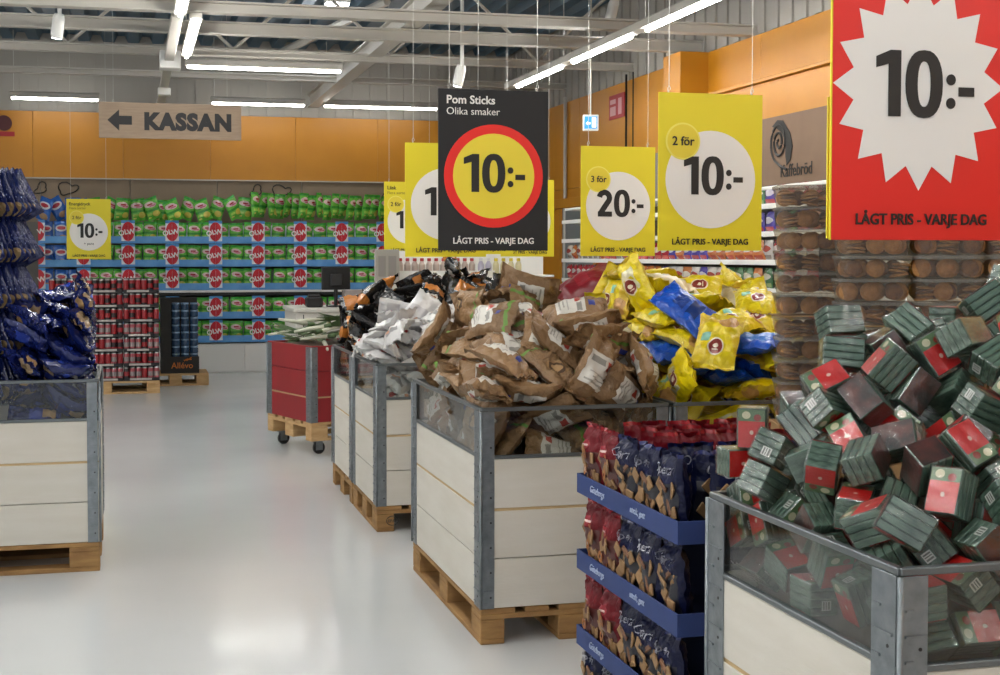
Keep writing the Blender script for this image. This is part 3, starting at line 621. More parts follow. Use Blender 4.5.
white_m = print_mat('white_film', 'CFCDCB', [('r', 0.1, 0.9, 0.55, 0.62, 'A9A4A4'), ('r', 0.15, 0.5, 0.3, 0.4, 'C89070'), ('r', 1.1, 1.9, 0.2, 0.5, 'B7B4B4')], 0.3, 0.4, (0.6, 13), hue=0.1)
redp = mat('red_patch', 'A83A34', 0.4)
for k in range(3):
    S = bag_surf(0.17, 0.25, 0.07, 300 + k, wr=0.008, bend=rnd.uniform(-0.15, 0.15), crease=0.008)
    proto_bag('white%d' % k, S, white_m, [('red_print', bag_patch(S, -0.3, 0.2, 0.2, 0.5), redp), ('grey_print', bag_patch(S, -0.6, 0.6, -0.6, -0.35), mat('grey_patch', '8E8C8C', 0.4))], dims=(0.17, 0.25, 0.07))
black_m = print_mat('black_film', '191818', [('r', 0.25, 0.75, 0.45, 0.5, '4A4644')], 0.25, 0.3, (0.9, 20))
black_m2 = print_mat('black_orange_film', '191818', [('r', 0.0, 2.0, 0.12, 0.42, 'B4702E'), ('e', 0.4, 0.68, 0.2, 0.1, 'C9C3BC'), ('e', 1.5, 0.68, 0.25, 0.1, 'C9C3BC')], 0.25, 0.3, (0.9, 20))
for k in range(3):
    S = bag_surf(0.18, 0.27, 0.085, 320 + k, wr=0.008, bend=rnd.uniform(-0.1, 0.1), crease=0.008)
    parts = [('white_print', bag_patch(S, -0.5, 0.4, 0.1, 0.6), print_mat('black_bag_emblem', '191818', [('e', 0.5, 0.5, 0.45, 0.4, 'C9C3BC'), ('r', 0.2, 0.8, 0.45, 0.55, '8A5A30')], 0.25, 0.3))]
    if k != 1: parts += [('orange_print', bag_patch(S, -0.9, 0.9, -0.85, -0.1), mat('orange_patch', 'B87436', 0.4)), ('back_print', bag_patch(S, -0.8, 0.8, -0.5, 0.0, side=-1), MATS['orange_patch'])]
    proto_bag('black%d' % k, S, black_m2 if k == 2 else black_m, parts if k != 2 else [], dims=(0.18, 0.27, 0.085))
red_m = print_mat('red_film', '70101A', [('r', 0.2, 0.8, 0.4, 0.6, '8A2028')], 0.28, 0.2, (0.6, 12), hue=0.12)
S = bag_surf(0.3, 0.42, 0.14, 340, wr=0.01); proto_bag('redsack0', S, red_m, dims=(0.3, 0.42, 0.14))
S = bag_surf(0.28, 0.4, 0.13, 341, wr=0.01); proto_bag('redsack1', S, red_m, dims=(0.28, 0.4, 0.13))
navy_m = print_mat('navy_film', '101C56', [('r', 0.2, 0.8, 0.08, 0.3, '8A7458'), ('e', 0.5, 0.55, 0.3, 0.12, '2B409A'), ('r', 1.2, 1.8, 0.3, 0.6, '26388A')], 0.24, 0.25, (0.9, 20), speck=('7E8CC8', 9, 0.1))
for k in range(3):
    S = bag_surf(0.16, 0.25, 0.07, 360 + k, wr=0.009, bend=rnd.uniform(-0.15, 0.15), crease=0.008)
    proto_bag('navy%d' % k, S, navy_m, [('white_print', bag_patch(S, -0.3, 0.4, 0.25, 0.5), mat('pale_patch', 'C9C3BC', 0.4))] if k == 0 else [('biscuit_print', bag_patch(S, -0.5, 0.5, -0.8, -0.3, side=-1), mat('biscuit_patch', 'A88658', 0.4))], dims=(0.16, 0.25, 0.07))
# packs of green cartons: four cartons bundled in film, red front
PW, PD, PH_ = 0.096, 0.067, 0.072
m_carton = mat('green_carton', '193024', 0.4, coat=0.1, vary=('627A6A', 40), bump=(0.7, 22), stretch=(0.35, 1, 2.2))
m_cred = print_mat('red_carton_face', 'C01A18', [('r', 0.0, 0.3, 0.0, 1.0, '56704A'), ('e', 0.14, 0.3, 0.1, 0.16, 'C8C0A0'), ('e', 0.2, 0.72, 0.09, 0.14, '8E2A1E'), ('e', 0.6, 0.5, 0.06, 0.07, 'D8B8A8')], 0.4, 0.1, (0.3, 18))
m_cend = mat('dark_carton_end', '1A211D', 0.4, coat=0.1, vary=('5A2A22', 25), bump=(0.5, 20))
m_bar = print_mat('barcode', 'C9C9C4', [('r', 0.15, 0.3, 0.1, 0.9, '55554F'), ('r', 0.42, 0.52, 0.1, 0.9, '55554F'), ('r', 0.66, 0.85, 0.1, 0.9, '66665F')], 0.3, 0.4)
m_film = film_mat('clear_film', 0.2, (0.5, 16), 1.7)
def carton_parts(kind):
    mb = MB(); c = 0.0018
    mb.cbox(-PW / 2, PW / 2, -PD / 2, PD / 2, 0.0006, PH_ / 4 - 0.0006, c)
    me = mb.mesh('carton', [m_carton]); out = [('carton', me, (0, 0, -PH_ / 2 + k * PH_ / 4)) for k in range(4)]
    def quad(name, P, m): mb = MB(); mb.add(P, [(0, 1, 2, 3)], 0, None, [(0, 0), (1, 0), (1, 1), (0, 1)]); return (name, mb.mesh(name, m), (0, 0, 0))
    e = 0.0012; x, y, z = PW / 2, PD / 2, PH_ / 2
    top = [(-x * .97, -y * .96, z + e), (x * .97, -y * .96, z + e), (x * .97, y * .96, z + e), (-x * .97, y * .96, z + e)]
    bot = [(-x * .97, y * .96, -z - e), (x * .97, y * .96, -z - e), (x * .97, -y * .96, -z - e), (-x * .97, -y * .96, -z - e)]
    if kind != 2: out.append(quad('red_front', top, m_cred))
    out.append(quad('back_face', bot, m_cend if kind else m_cred))
    if kind == 1: out.append(quad('end_face', [(x + e, -y * .95, -z * .95), (x + e, y * .95, -z * .95), (x + e, y * .95, z * .95), (x + e, -y * .95, z * .95)], m_cend))
    out.append(quad('barcode', [(-x - e, y * .2, -z * .7), (-x - e, -y * .5, -z * .7), (-x - e, -y * .5, -z * .1), (-x - e, y * .2, -z * .1)], m_bar))
    mb = MB(); f = 0.003; mb.cbox(-x - f, x + f, -y - f, y + f, -z - f, z + f, 0.004)
    out.append(('wrap_film', mb.mesh('wrap_film', m_film), (0, 0, 0)))
    return out
PACKS = [carton_parts(k) for k in range(3)]
mb = MB(); mb.cbox(-PW / 2 - .002, PW / 2 + .002, -PD / 2 - .002, PD / 2 + .002, -PH_ / 2 - .002, PH_ / 2 + .002, 0.003); PACK_HULL = mb.mesh('pack_hull', m_carton)

# ------------------------------------------------------------------ heaps: settle the items with rigid bodies, then keep their resting places
ITEMS = []   # (hull object, key, heap)
CORES = []
RECTS = {}
def heap(name, rect, surf, keys, n_spec, thick, hull=None, size=0.2, tilt=0.35, gap=0.07, te=0.075, floor_z=0.66, upright=0.0, trench=0.6, low=''):
    x0, x1, y0, y1 = rect; r = random.Random(hash_name(name))
    def core(x, y):
        d = min(x - x0, x1 - x, y - y0, y1 - y)
        return max(floor_z - 0.02, min(math.floor((surf(x, y) - thick) / 0.06) * 0.06, floor_z - 0.02 + trench * d))
    N = 30; mb = MB(); vs = [(x0 + (x1 - x0) * i / N, y0 + (y1 - y0) * j / N, core(x0 + (x1 - x0) * i / N, y0 + (y1 - y0) * j / N)) for j in range(N + 1) for i in range(N + 1)]
    mb.add(vs, [(j * (N + 1) + i, j * (N + 1) + i + 1, (j + 1) * (N + 1) + i + 1, (j + 1) * (N + 1) + i) for j in range(N) for i in range(N)])
    co = mb.build('core', m_gap); CORES.append((co, 'MESH', name)); RECTS[name] = (rect, low)
    wt = 0.06
    for sd, a, b, c, d in (('l', x0 - wt, x0, y0 - wt, y1 + wt), ('r', x1, x1 + wt, y0 - wt, y1 + wt), ('f', x0 - wt, x1 + wt, y0 - wt, y0), ('b', x0 - wt, x1 + wt, y1, y1 + wt)):
        mb = MB(); mb.box(a, b, c, d, 0.3, 0.965 if sd in low else 2.6); CORES.append((mb.build('core', m_gap), 'CONVEX_HULL', None))
    nx, ny = n_spec; placed = []
    for L in range(7):
        for j in range(ny):
            for i in range(nx):
                m_ = size * 0.5
                x = x0 + m_ + (x1 - x0 - 2 * m_) * max(0, min(1, (i + (0.5 if (j + L) % 2 else 0.0) * 0.8 + r.uniform(-.2, .2)) / max(1, nx - 1))); y = y0 + m_ + (y1 - y0 - 2 * m_) * max(0, min(1, (j + r.uniform(-.25, .25)) / max(1, ny - 1)))
                if core(x, y) + (L + 0.55) * te > surf(x, y): continue
                e = 0.06; sx = (surf(x + e, y) - surf(x - e, y)) / (2 * e); sy = (surf(x, y + e) - surf(x, y - e)) / (2 * e)
                q = Vector((0, 0, 1)).rotation_difference(Vector((-sx, -sy, 1)).normalized())
                R = q.to_matrix().to_4x4() @ Matrix.Rotation(r.uniform(0, 2 * PI), 4, 'Z') @ Matrix.Rotation(r.uniform(-tilt, tilt), 4, 'X') @ Matrix.Rotation(r.uniform(-tilt, tilt) + (PI if r.random() < 0.25 else 0), 4, 'Y')
                if upright and r.random() < upright: R = R @ Matrix.Rotation(PI / 2, 4, r.choice('XY'))
                z = max(core(x, y), core(x + m_, y), core(x - m_, y), core(x, y + m_), core(x, y - m_)) + gap
                for qx, qy, qz in placed:
                    if (qx - x) ** 2 + (qy - y) ** 2 < (size * 0.95) ** 2: z = max(z, qz + gap)
                placed.append((x, y, z))
                key = keys[r.randrange(len(keys))] if not callable(keys) else keys(x, y, r)
                o = obj('hull', hull or PROTO[key][2]); o.matrix_world = Matrix.Translation((x, y, z)) @ R; ITEMS.append((o, key, name))
def hash_name(s): return sum((i + 1) * ord(c) for i, c in enumerate(s))
sA = lambda x, y: min(0.98 + 0.85 * (x - 1.36), 1.02 + 0.72 * (y - 4.99), 1.55, 1.0 + 1.6 * (6.22 - y))
heap('A', (1.36, 2.11, 4.98, 6.21), sA, ['brown0', 'brown1', 'brown2', 'brown3', 'brown4'], (4, 6), 0.19, gap=0.08, te=0.076, low='lf', tilt=0.9)
sY = lambda x, y: min(1.0 + 0.64 * (y - 4.99), 1.45, 1.36 + 0.6 * (2.96 - x), 1.0 + 1.6 * (6.22 - y))
heap('Y', (2.185, 2.935, 4.98, 6.21), sY, lambda x, y, r: 'blue0' if (x - 2.55) ** 2 + (y - 5.38) ** 2 < 0.04 and r.random() < 0.85 else ['yellow0', 'yellow1', 'yellow2', 'yellow0', 'yellow1', 'yellow2', 'cream0'][r.randrange(7)], (4, 6), 0.19, gap=0.08, te=0.085, low='f', tilt=0.8)
sB = lambda x, y: min(1.02 + 0.8 * (x - 1.34), 1.02 + 0.8 * (y - 7.16), 1.38, 1.05 + 1.5 * (7.92 - y))
heap('B', (1.345, 2.095, 7.165, 7.915), sB, ['white0', 'white1', 'white2'], (4, 4), 0.16, size=0.18, te=0.085, low='lf', tilt=0.7)
sK = lambda x, y: min(1.0 + 0.65 * (x - 1.34), 1.15 + 0.6 * (y - 8.0), 1.3, 1.1 + 1.5 * (8.77 - y))
heap('K', (1.345, 2.495, 8.01, 8.76), sK, ['black0', 'black1', 'black2'], (6, 4), 0.2, size=0.19, gap=0.08, te=0.09, trench=1.2, tilt=0.7)
sC = lambda x, y: min(1.22, 1.08 + 0.8 * (y - 7.16))
heap('C', (2.17, 3.32, 7.165, 7.915), sC, ['redsack0', 'redsack1'], (4, 2), 0.25, size=0.3, gap=0.13, te=0.15, trench=1.5)
sL = lambda x, y: min(1.34, 0.99 + 1.1 * (-0.17 - x))
heap('L', (-0.60, -0.195, 6.595, 7.345), sL, ['navy0', 'navy1', 'navy2'], (3, 5), 0.17, size=0.15, te=0.1, trench=0.9, low='f')
sG = lambda x, y: min(0.99 + 0.85 * (x - 1.45), 0.98 + 1.05 * (y - 2.24), 1.53)
heap('G', (1.457, 2.607, 2.24, 3.04), sG, ['pack0', 'pack1', 'pack2'], (11, 8), 0.17, hull=PACK_HULL, size=0.104, tilt=0.8, gap=0.09, upright=0.5, te=0.088, trench=1.1, floor_z=0.68, low='lf')

def settle(frames=50):
    g0 = SC.gravity.copy(); SC.gravity = (0, 0, -5)
    bpy.ops.object.select_all(action='DESELECT')
    bpy.ops.rigidbody.world_add(); rw = SC.rigidbody_world
    rw.substeps_per_frame = 8; rw.solver_iterations = 12; rw.point_cache.frame_start = 1; rw.point_cache.frame_end = frames + 5
    bpy.context.view_layer.update()
    for objs, typ in (([i[0] for i in ITEMS], 'ACTIVE'), ([c[0] for c in CORES], 'PASSIVE')):
        bpy.ops.object.select_all(action='DESELECT')
        for o in objs: o.select_set(True)
        bpy.context.view_layer.objects.active = objs[0]
        bpy.ops.rigidbody.objects_add(type=typ)
    for o, key, h in ITEMS:
        rb = o.rigid_body; rb.collision_shape = 'CONVEX_HULL'; rb.mass = 0.3; rb.friction = 1.0; rb.restitution = 0.0; rb.use_margin = True; rb.collision_margin = 0.002
        rb.linear_damping = 0.9; rb.angular_damping = 0.9
    for o, shp, _ in CORES:
        rb = o.rigid_body; rb.collision_shape = shp; rb.friction = 0.9 if _ else 0.05; rb.use_margin = True; rb.collision_margin = 0.002
    for f in range(1, frames + 1): SC.frame_set(f)
    dg = bpy.context.evaluated_depsgraph_get()
    res = [(o.evaluated_get(dg).matrix_world.copy(), key, h) for o, key, h in ITEMS]
    bpy.ops.rigidbody.world_remove()
    for o, _, _ in ITEMS: bpy.data.objects.remove(o)
    SC.frame_set(1); SC.gravity = g0
    return res
REST = settle()
# settling cores kept as inserts; shade in the heap gaps is put into their dark colour
m_insert = mat('cardboard_insert', '4A3C2C', 0.8)
for o, shp, name in CORES:
    if name is None: bpy.data.objects.remove(o); continue
    o.name = 'raised_bottom'; o.data.materials.clear(); o.data.materials.append(m_insert)
    if name != 'R': o.parent = BINS[name]; o.matrix_parent_inverse = Matrix.Translation(BINS[name].location).inverted()
# ------------------------------------------------------------------ put the real items at their resting places, worded by where they lie
HEAPS = {
 'A': ('paper_bag', 'brown paper bag', 'bag', 'brown bag heap', 'brown paper bags heaped in the bin'),
 'Y': ('snack_bag', None, 'bag', 'yellow bag heap', 'bags heaped in the yellow bag bin'),
 'B': ('snack_bag', 'white bag', 'bag', 'white bag heap', 'white bags heaped in the bin'),
 'K': ('snack_bag', 'black bag', 'bag', 'black bag heap', 'black bags heaped in the bin'),
 'C': ('sack', 'red sack', 'sack', 'red sack heap', 'red sacks behind the brown bags'),
 'L': ('snack_bag', 'dark blue bag', 'bag', 'blue bag heap at left', 'blue bags heaped in the left bin'),
 'G': ('carton_pack', 'green carton pack', 'pack', 'green pack heap', 'green carton packs heaped in the nearest bin')}
def bands(n): return ['top'] if n == 1 else ['upper', 'lower'] if n == 2 else ['top', 'middle', 'bottom'] if n == 3 else ['top', 'second', 'third', 'fourth', 'fifth', 'sixth', 'seventh', 'bottom'][:n - 1] + ['bottom']
def visible_items(items, cams):
    """which resting items some viewpoint near the photograph's can see (rays against the items and the bin boards)"""
    from mathutils.bvhtree import BVHTree
    vs = []; fs = []; own = []
    for n, (mtx, me) in enumerate(items):
        o = len(vs); vs += [mtx @ v.co for v in me.vertices]
        for p in me.polygons: fs.append([i + o for i in p.vertices]); own.append(n)
    for t in BINS.values():
        for ch in t.children:
            if ch.name.startswith('collar_board'):
                o = len(vs); vs += [t.matrix_world @ ch.matrix_local @ v.co for v in ch.data.vertices]
                for p in ch.data.polygons: fs.append([i + o for i in p.vertices]); own.append(-1)
    bvh = BVHTree.FromPolygons(vs, fs); seen = set()
    for n, (mtx, me) in enumerate(items):
        for c in cams:
            k = 0
            for p in me.polygons:
                q = mtx @ p.center; d = q - c; hit = bvh.ray_cast(c, d.normalized(), d.length + 0.05)
                if hit[2] is not None and own[hit[2]] == n:
                    k += 1
                    if k >= 2: seen.add(n); break
            if n in seen: break
    return seen
byheap = {}
for mtx, key, h in REST:
    p = mtx.translation
    q, low = RECTS[h]; q = (q[0] + (0.045 if 'l' in low else 0), q[1], q[2] + (0.045 if 'f' in low else 0), q[3])
    if p.z < 0.70 or p.z > 1.62 or not (q[0] - 0.04 < p.x < q[1] + 0.04 and q[2] - 0.04 < p.y < q[3] + 0.04): continue
    byheap.setdefault(h, []).append((mtx, key))
bpy.context.view_layer.update()
items = [(mtx, PACK_HULL if key.startswith('pack') else PROTO[key][2]) for L in byheap.values() for mtx, key in L]
seen = visible_items(items, [Vector(c) for c in ((0, 0, CAM_H), (-0.5, 0.2, CAM_H), (0.5, 0, CAM_H), (0, 0, CAM_H + 0.35), (0.9, 0.5, CAM_H + 0.1))])
vis = [n in seen for n in range(len(items))]
i = 0; heap_count = {}
for h, L in byheap.items():
    keep = []
    for it in L:
        if vis[i]: keep.append(it)
        i += 1
    name, what, cat, hl, grp = HEAPS[h]; heap_count[h] = (len(keep), len(L))
    sub = {}
    for mtx, key in keep:
        w = what or {'y': 'yellow bag', 'b': 'blue bag', 'c': 'cream bag'}[key[0]]
        sub.setdefault(w, []).append((mtx, key))
    for w, S_ in sub.items():
        S_.sort(key=lambda a: -a[0].translation.z); nb = max(1, min(8, round(len(S_) / 9))); per = math.ceil(len(S_) / nb)
        for b in range(nb):
            row = sorted(S_[b * per:(b + 1) * per], key=lambda a: pix(a[0].translation)[0])
            for k, (mtx, key) in enumerate(row):
                lab = '%s, %s from left in the %s layer of %s' % (w, nth(k), bands(nb)[b], hl)
                if key.startswith('pack'):
                    o = obj(name, None); o.empty_display_size = 0.03; o.matrix_world = mtx; tag(o, lab, cat, grp)
                    for n, me, loc in PACKS[int(key[-1])]: obj(n, me, o, loc)
                else: place(key, name, mtx, lab, cat, grp)
print('HEAPS kept/all', heap_count)
# ------------------------------------------------------------------ blue cardboard display with bags of biscuits
DX0, DX1, DY0, DY1 = 1.478, 2.06, 3.365, 4.215
TIERS = [0.74, 0.478, 0.216, 0.0]
m_navycard = mat('navy_cardboard', '22376E', 0.6, vary=('1E3264', 8)); m_navyd = mat('navy_cardboard_inside', '1A2A56', 0.7); m_script = mat('silver_script', 'A9B4CC', 0.5)
t = thing('cardboard_display', 'navy cardboard tray display with white script, holding biscuit bags', 'display stand', (DX0, DY0, 0))
DW, DD = DX1 - DX0, DY1 - DY0
for k, z in enumerate(TIERS):
    T = 0.006; lh = 0.066
    mb = MB(); mb.box(0.001, DW - 0.001, 0.001, DD - 0.001, z + 0.001, z + 0.007)
    tr = mb.build('tray', m_navyd, t)
    mb = MB(); mb.cbox(0, T, 0, DD, z, z + lh, 0.001); mb.build('side_lip', m_navycard, tr)
    mb = MB(); mb.cbox(DW - T, DW, 0, DD, z, z + lh, 0.001); mb.build('side_lip', m_navycard, tr)
    mb = MB(); mb.cbox(T, DW - T, 0, T, z, z + lh, 0.001); mb.build('front_lip', m_navycard, tr)
    mb = MB(); mb.cbox(T, DW - T, DD - T, DD, z, z + lh, 0.001); mb.build('back_lip', m_navycard, tr)
    R = (PI / 2, 0, -PI / 2)
    text('Göteborgs', 0.034, m_script, tr, (-0.001, DD - 0.2, z + 0.024), -0.012, 'CENTER', R, shear=0.3, stretch=0.9)
    text('utvalt, gott', 0.03, m_script, tr, (-0.001, 0.3, z + 0.026), -0.012, 'CENTER', R, shear=0.3, stretch=0.9)
for xx in (0.24, 0.34):
    mb = MB(); mb.cbox(xx, xx + 0.005, 0.25, DD - 0.25, 0.007, 0.739, 0.001); mb.build('inner_support', m_navyd, t)
# the bags: red film with window of crackers, navy film with window of biscuits
m_window = mat('clear_window', 'B9A88C', 0.2, coat=0.6)
redbag = print_mat('red_bag_film', '640A16', [('e', 0.42, 0.72, 0.2, 0.07, '8E2A34'), ('r', 0.3, 0.55, 0.70, 0.73, 'C8B0A8')], 0.36, 0.0, (0.6, 22), hue=0.1, spec=0.25)
bluebag = print_mat('navy_bag_film', '0B1030', [('e', 0.45, 0.68, 0.34, 0.11, '10163A')], 0.34, 0.0, (0.6, 22), spec=0.25)
m_cracker = mat('cracker', '94744E', 0.6, vary=('7C5C38', 40)); m_cracker2 = mat('cracker_round', 'A06430', 0.6, vary=('864E20', 40)); m_choc = mat('dark_biscuit', '6E4A32', 0.6)
BW, BH, BT = 0.155, 0.235, 0.075
def disp_bag(seed, red):
    S = bag_surf(BW, BH, BT, seed, seal=0.09, wr=0.008, flare=0.06, crease=0.006)
    S2 = lambda u, v, s: (S(u, v, s)[0], S(u, v, s)[1], S(u, v, s)[2])
    body = bag_mb(S, 16, 22).mesh('bag_body', redbag if red else bluebag, True)
    parts = []
    win = bag_patch(S, -0.86, 0.86, -0.7, 0.3, 0.0012, nu=16, nv=22); parts.append(('window', win.mesh('window', mat('red_window', '4E2420', 0.3, coat=0.0) if red else mat('navy_window', '1A1A24', 0.3), True)))
    r = random.Random(seed); spots = [(-0.5, -0.14), (0.15, -0.1), (0.55, -0.25), (-0.2, -0.34), (-0.25, -0.58), (0.3, -0.66), (-0.55, -0.78), (0.0, -0.84), (0.55, -0.82)]
    for k, (u, v) in enumerate(spots):
        u += r.uniform(-.08, .08); v += 0.33 + r.uniform(-.05, .05); p = Vector(S(u, v, 1)); ang = r.uniform(0, PI); mb = MB()
        M_ = Matrix.Translation(p + Vector((0, 0, 0.0025))) @ Matrix.Rotation(ang, 4, 'Z') @ Matrix.Rotation(r.uniform(-.25, .25), 4, 'X')
        if red and k % 3 == 1:
            mb.add([((0.02 if q else 0.008) * math.cos(a * PI / 6), (0.02 if q else 0.008) * math.sin(a * PI / 6), 0.004 if q == 2 else 0.0) for q in (0, 1) for a in range(12)], [(a, (a + 1) % 12, 12 + (a + 1) % 12, 12 + a)[::-1] for a in range(12)], 0, M_)
            parts.append(('biscuit', mb.mesh('biscuit', m_cracker2)))
        elif not red and k % 2:
            mb.cbox(-0.026, 0.026, -0.009, 0.009, -0.003, 0.004, 0.003, 0, M_); parts.append(('biscuit', mb.mesh('biscuit', m_choc if k % 4 == 1 else m_cracker)))
        else:
            mb.cbox(-0.02, 0.02, -0.018, 0.018, -0.003, 0.003, 0.002, 0, M_); parts.append(('biscuit', mb.mesh('biscuit', m_cracker)))
    sl = bag_patch(S, -1, 1, 0.91, 1.0, 0.0012, nu=16, nv=22); parts.append(('top_seal', sl.mesh('top_seal', mat('red_seal', '8E2028', 0.25) if red else mat('navy_seal', '1C2458', 0.25), True)))
    return body, parts, S
DB = {(c, k): disp_bag(500 + 10 * c + k, c == 0) for c in (0, 1) for k in range(3)}
m_script_w = mat('white_script', 'C6C6CE', 0.4)
for (c, k), (body, parts, S) in DB.items():
    tm = text_mesh('Opera' if c else 'Snax', 0.04 if c else 0.026, 0.0, 'CENTER', 0.0006, 0.25).copy() if c else None
    if tm:
        for v in tm.vertices:
            u = max(-.95, min(.95, (v.co.x) / (BW / 2))); vv = (v.co.y / (BH / 2)) + 0.5; p = S(u, max(-.9, min(.9, vv)), 1); v.co = Vector((p[0], p[1], p[2] + 0.009))
        tm.materials.clear(); tm.materials.append(m_script_w); parts.append(('script_lettering', tm))
def put_bag(red, k, x, y, z, face, lean, label, group):
    """face: heading of the bag's front, as rotation about Z (0 = faces -Y)"""
    body, parts, _ = DB[(0 if red else 1, k % 3)]; o = obj('biscuit_bag', body)
    o.matrix_world = Matrix.Translation((x, y, z)) @ Matrix.Rotation(face, 4, 'Z') @ Matrix.Rotation(PI / 2 - lean, 4, 'X') @ Matrix.Translation((0, BH / 2, 0))
    tag(o, label, 'bag', group)
    for n, me in parts: obj(n, me, o)
r = random.Random(31); TN = ['top', 'second', 'third', 'lowest']
for ti, z in enumerate(TIERS):
    ys = [DY1 - 0.09 - i * 0.158 for i in range(5)]
    for i, y in enumerate(ys):                                             # along the aisle side, fronts to -X
        red = i < 2 and ti < 3
        put_bag(red, i + ti, DX0 + 0.055 + r.uniform(-.004, .004), y, z + 0.009, -PI / 2 + r.uniform(-.06, .06), -0.07 + r.uniform(-.03, .03), '%s bag on aisle side of %s tray, %s from the far end' % ('red biscuit' if red else 'navy biscuit', TN[ti], nth(i)), 'bags along the aisle side of the display')
    for i in range(3):                                                     # along the front, fronts to -Y
        put_bag(False, i + ti + 1, DX0 + 0.19 + i * 0.162, DY0 + 0.055, z + 0.009, r.uniform(-.06, .06), -0.07 + r.uniform(-.03, .02), 'navy biscuit bag on front of %s tray, %s from the aisle' % (TN[ti], nth(i)), 'bags along the front of the display')
for j in range(5):                                                         # rows inside the top tray
    y = DY0 + 0.17 + j * 0.13; red = j >= 2
    for i in range(3):
        put_bag(red, i + j, DX0 + 0.175 + i * 0.158, y + r.uniform(-.01, .01), TIERS[0] + 0.009 + (0.02 if red else 0), r.uniform(-.1, .1), -0.12 + r.uniform(-.05, .05), '%s bag in the %s inner row of the top tray, %s from the aisle' % ('red' if red else 'navy', nth(j), nth(i)), 'bags inside the top tray')

# ------------------------------------------------------------------ tubs of biscuits
m_tub = glass_mat('clear_tub', 'DCD6CC', 0.88, 0.12); m_lid = glass_mat('clear_lid', 'D2CEC6', 0.76, 0.2); m_cookie = mat('cookie', 'B4824C', 0.75, vary=('966636', 40), bump=(0.4, 60)); m_cookie2 = mat('dark_cookie', '8A5A36', 0.75, vary=('5A3420', 40))
TW, TD, TH = 0.262, 0.2, 0.083
def rrect(w, d, r, n=4):
    P = []
    for cx, cy, a0 in ((w / 2 - r, d / 2 - r, 0), (-w / 2 + r, d / 2 - r, PI / 2), (-w / 2 + r, -d / 2 + r, PI), (w / 2 - r, -d / 2 + r, 1.5 * PI)):
        P += [(cx + r * math.cos(a0 + PI / 2 * i / n), cy + r * math.sin(a0 + PI / 2 * i / n)) for i in range(n + 1)]
    return P
def tub_meshes(w, d, h):
    mb = MB(); rings = [(rrect(w - 0.03, d - 0.03, 0.03), 0.001), (rrect(w - 0.006, d - 0.006, 0.035), h - 0.012)]; n = len(rings[0][0])
    vs = [(x, y, z) for P, z in rings for x, y in P]; mb.add(vs, [(i, (i + 1) % n, n + (i + 1) % n, n + i) for i in range(n)] + [tuple(range(n - 1, -1, -1))])
    tub = mb.mesh('tub_body', m_tub)
    mb = MB(); mb.prism(rrect(w, d, 0.036), h - 0.012, h - 0.0005); lid = mb.mesh('lid', m_lid)
    return tub, lid
def cookie_mesh(rr):
    mb = MB(); mb.lathe([(rr * 0.6, -0.005), (rr, -0.003), (rr, 0.002), (rr * 0.7, 0.006), (rr * 0.2, 0.007)], 14); return mb
cook = [cookie_mesh(0.0335).mesh('cookie', m_cookie, True), cookie_mesh(0.031).mesh('cookie', m_cookie2, True)]
def tub(x, y, z, w, seed, label, group):
    r = random.Random(seed); key = 'tub%.3f' % w
    if key not in PROTO: PROTO[key] = tub_meshes(w, TD, TH)
    tb, ld = PROTO[key]
    t = thing('biscuit_tub', label, 'tub', (x, y, z), -0.3 + r.uniform(-.03, .03), group)
    k = 0
    for gx in (-w * 0.30, 0.0, w * 0.30):                                 # three groups along the front, each a flat pile or leaning biscuits
        gx += r.uniform(-.012, .012)
        if r.random() < 0.5:
            for q in range(4): obj('cookie', cook[(seed + k) % 3 == 0], t, (gx + r.uniform(-.008, .008), -TD / 2 + 0.052, 0.012 + q * 0.0125), (r.uniform(-.08, .08), r.uniform(-.25, .25), 0)); k += 1
        else:
            for q in range(2): obj('cookie', cook[(seed + k) % 3 == 0], t, (gx + (q - .5) * 0.02, -TD / 2 + 0.032 + q * 0.017, 0.037), (PI / 2 + r.uniform(-.35, .0), r.uniform(-.5, .5), 0)); k += 1
    for q in range(4): obj('cookie', cook[q % 2], t, (-w * 0.33 + q * w * 0.22, 0.02, 0.037), (PI / 2 - 0.1, 0, 0))
    obj('tub_body', tb, t); obj('lid', ld, t)
m_card = mat('brown_cardboard', '9A7A52', 0.8, vary=('8C6C46', 8))
def tub_column(x, y, w, ztop, n, seed, cname):
    z0 = ztop - n * TH - 0.008
    for k in range(n):
        z = z0 + k * TH + (0.004 if k >= n // 2 else 0)
        tub(x + random.Random(seed * 50 + k).uniform(-.006, .006), y, z, w, seed * 50 + k, 'clear biscuit tub, %s from the top of the %s' % (nth(n - 1 - k), cname), 'stacked clear tubs of biscuits')
    mb = MB(); z = z0 + (n // 2) * TH; mb.cbox(-w / 2 - 0.008, w / 2 + 0.012, -TD / 2 - 0.016, TD / 2, 0.0002, 0.0035, 0.0005)
    o = mb.build('cardboard_sheet', m_card, None, False, (x, y, z), (0, 0, -0.3)); tag(o, 'brown cardboard sheet between tubs of the ' + cname, 'cardboard', 'cardboard sheets between the tubs')
    return z0
COLS = [(2.540, 4.58, 0.236, 1.825, 11, 'column nearest the yellow bags'), (2.600, 4.22, 0.25, 1.805, 11, 'column under left of red sign'), (2.843, 4.145, 0.25, 1.805, 11, 'column under middle of red sign'), (3.086, 4.07, 0.25, 1.805, 11, 'column at the right edge')]
zs = [tub_column(x, y, w, zt, n, 3 + i, nm) for i, (x, y, w, zt, n, nm) in enumerate(COLS)]
pallet('wooden pallet under the stacked biscuit tubs', 2.83, 4.41, 0.8, 0.6)
t = thing('cardboard_plinth', 'brown cardboard plinth carrying the stacked biscuit tubs', 'box', (0, 0, 0))
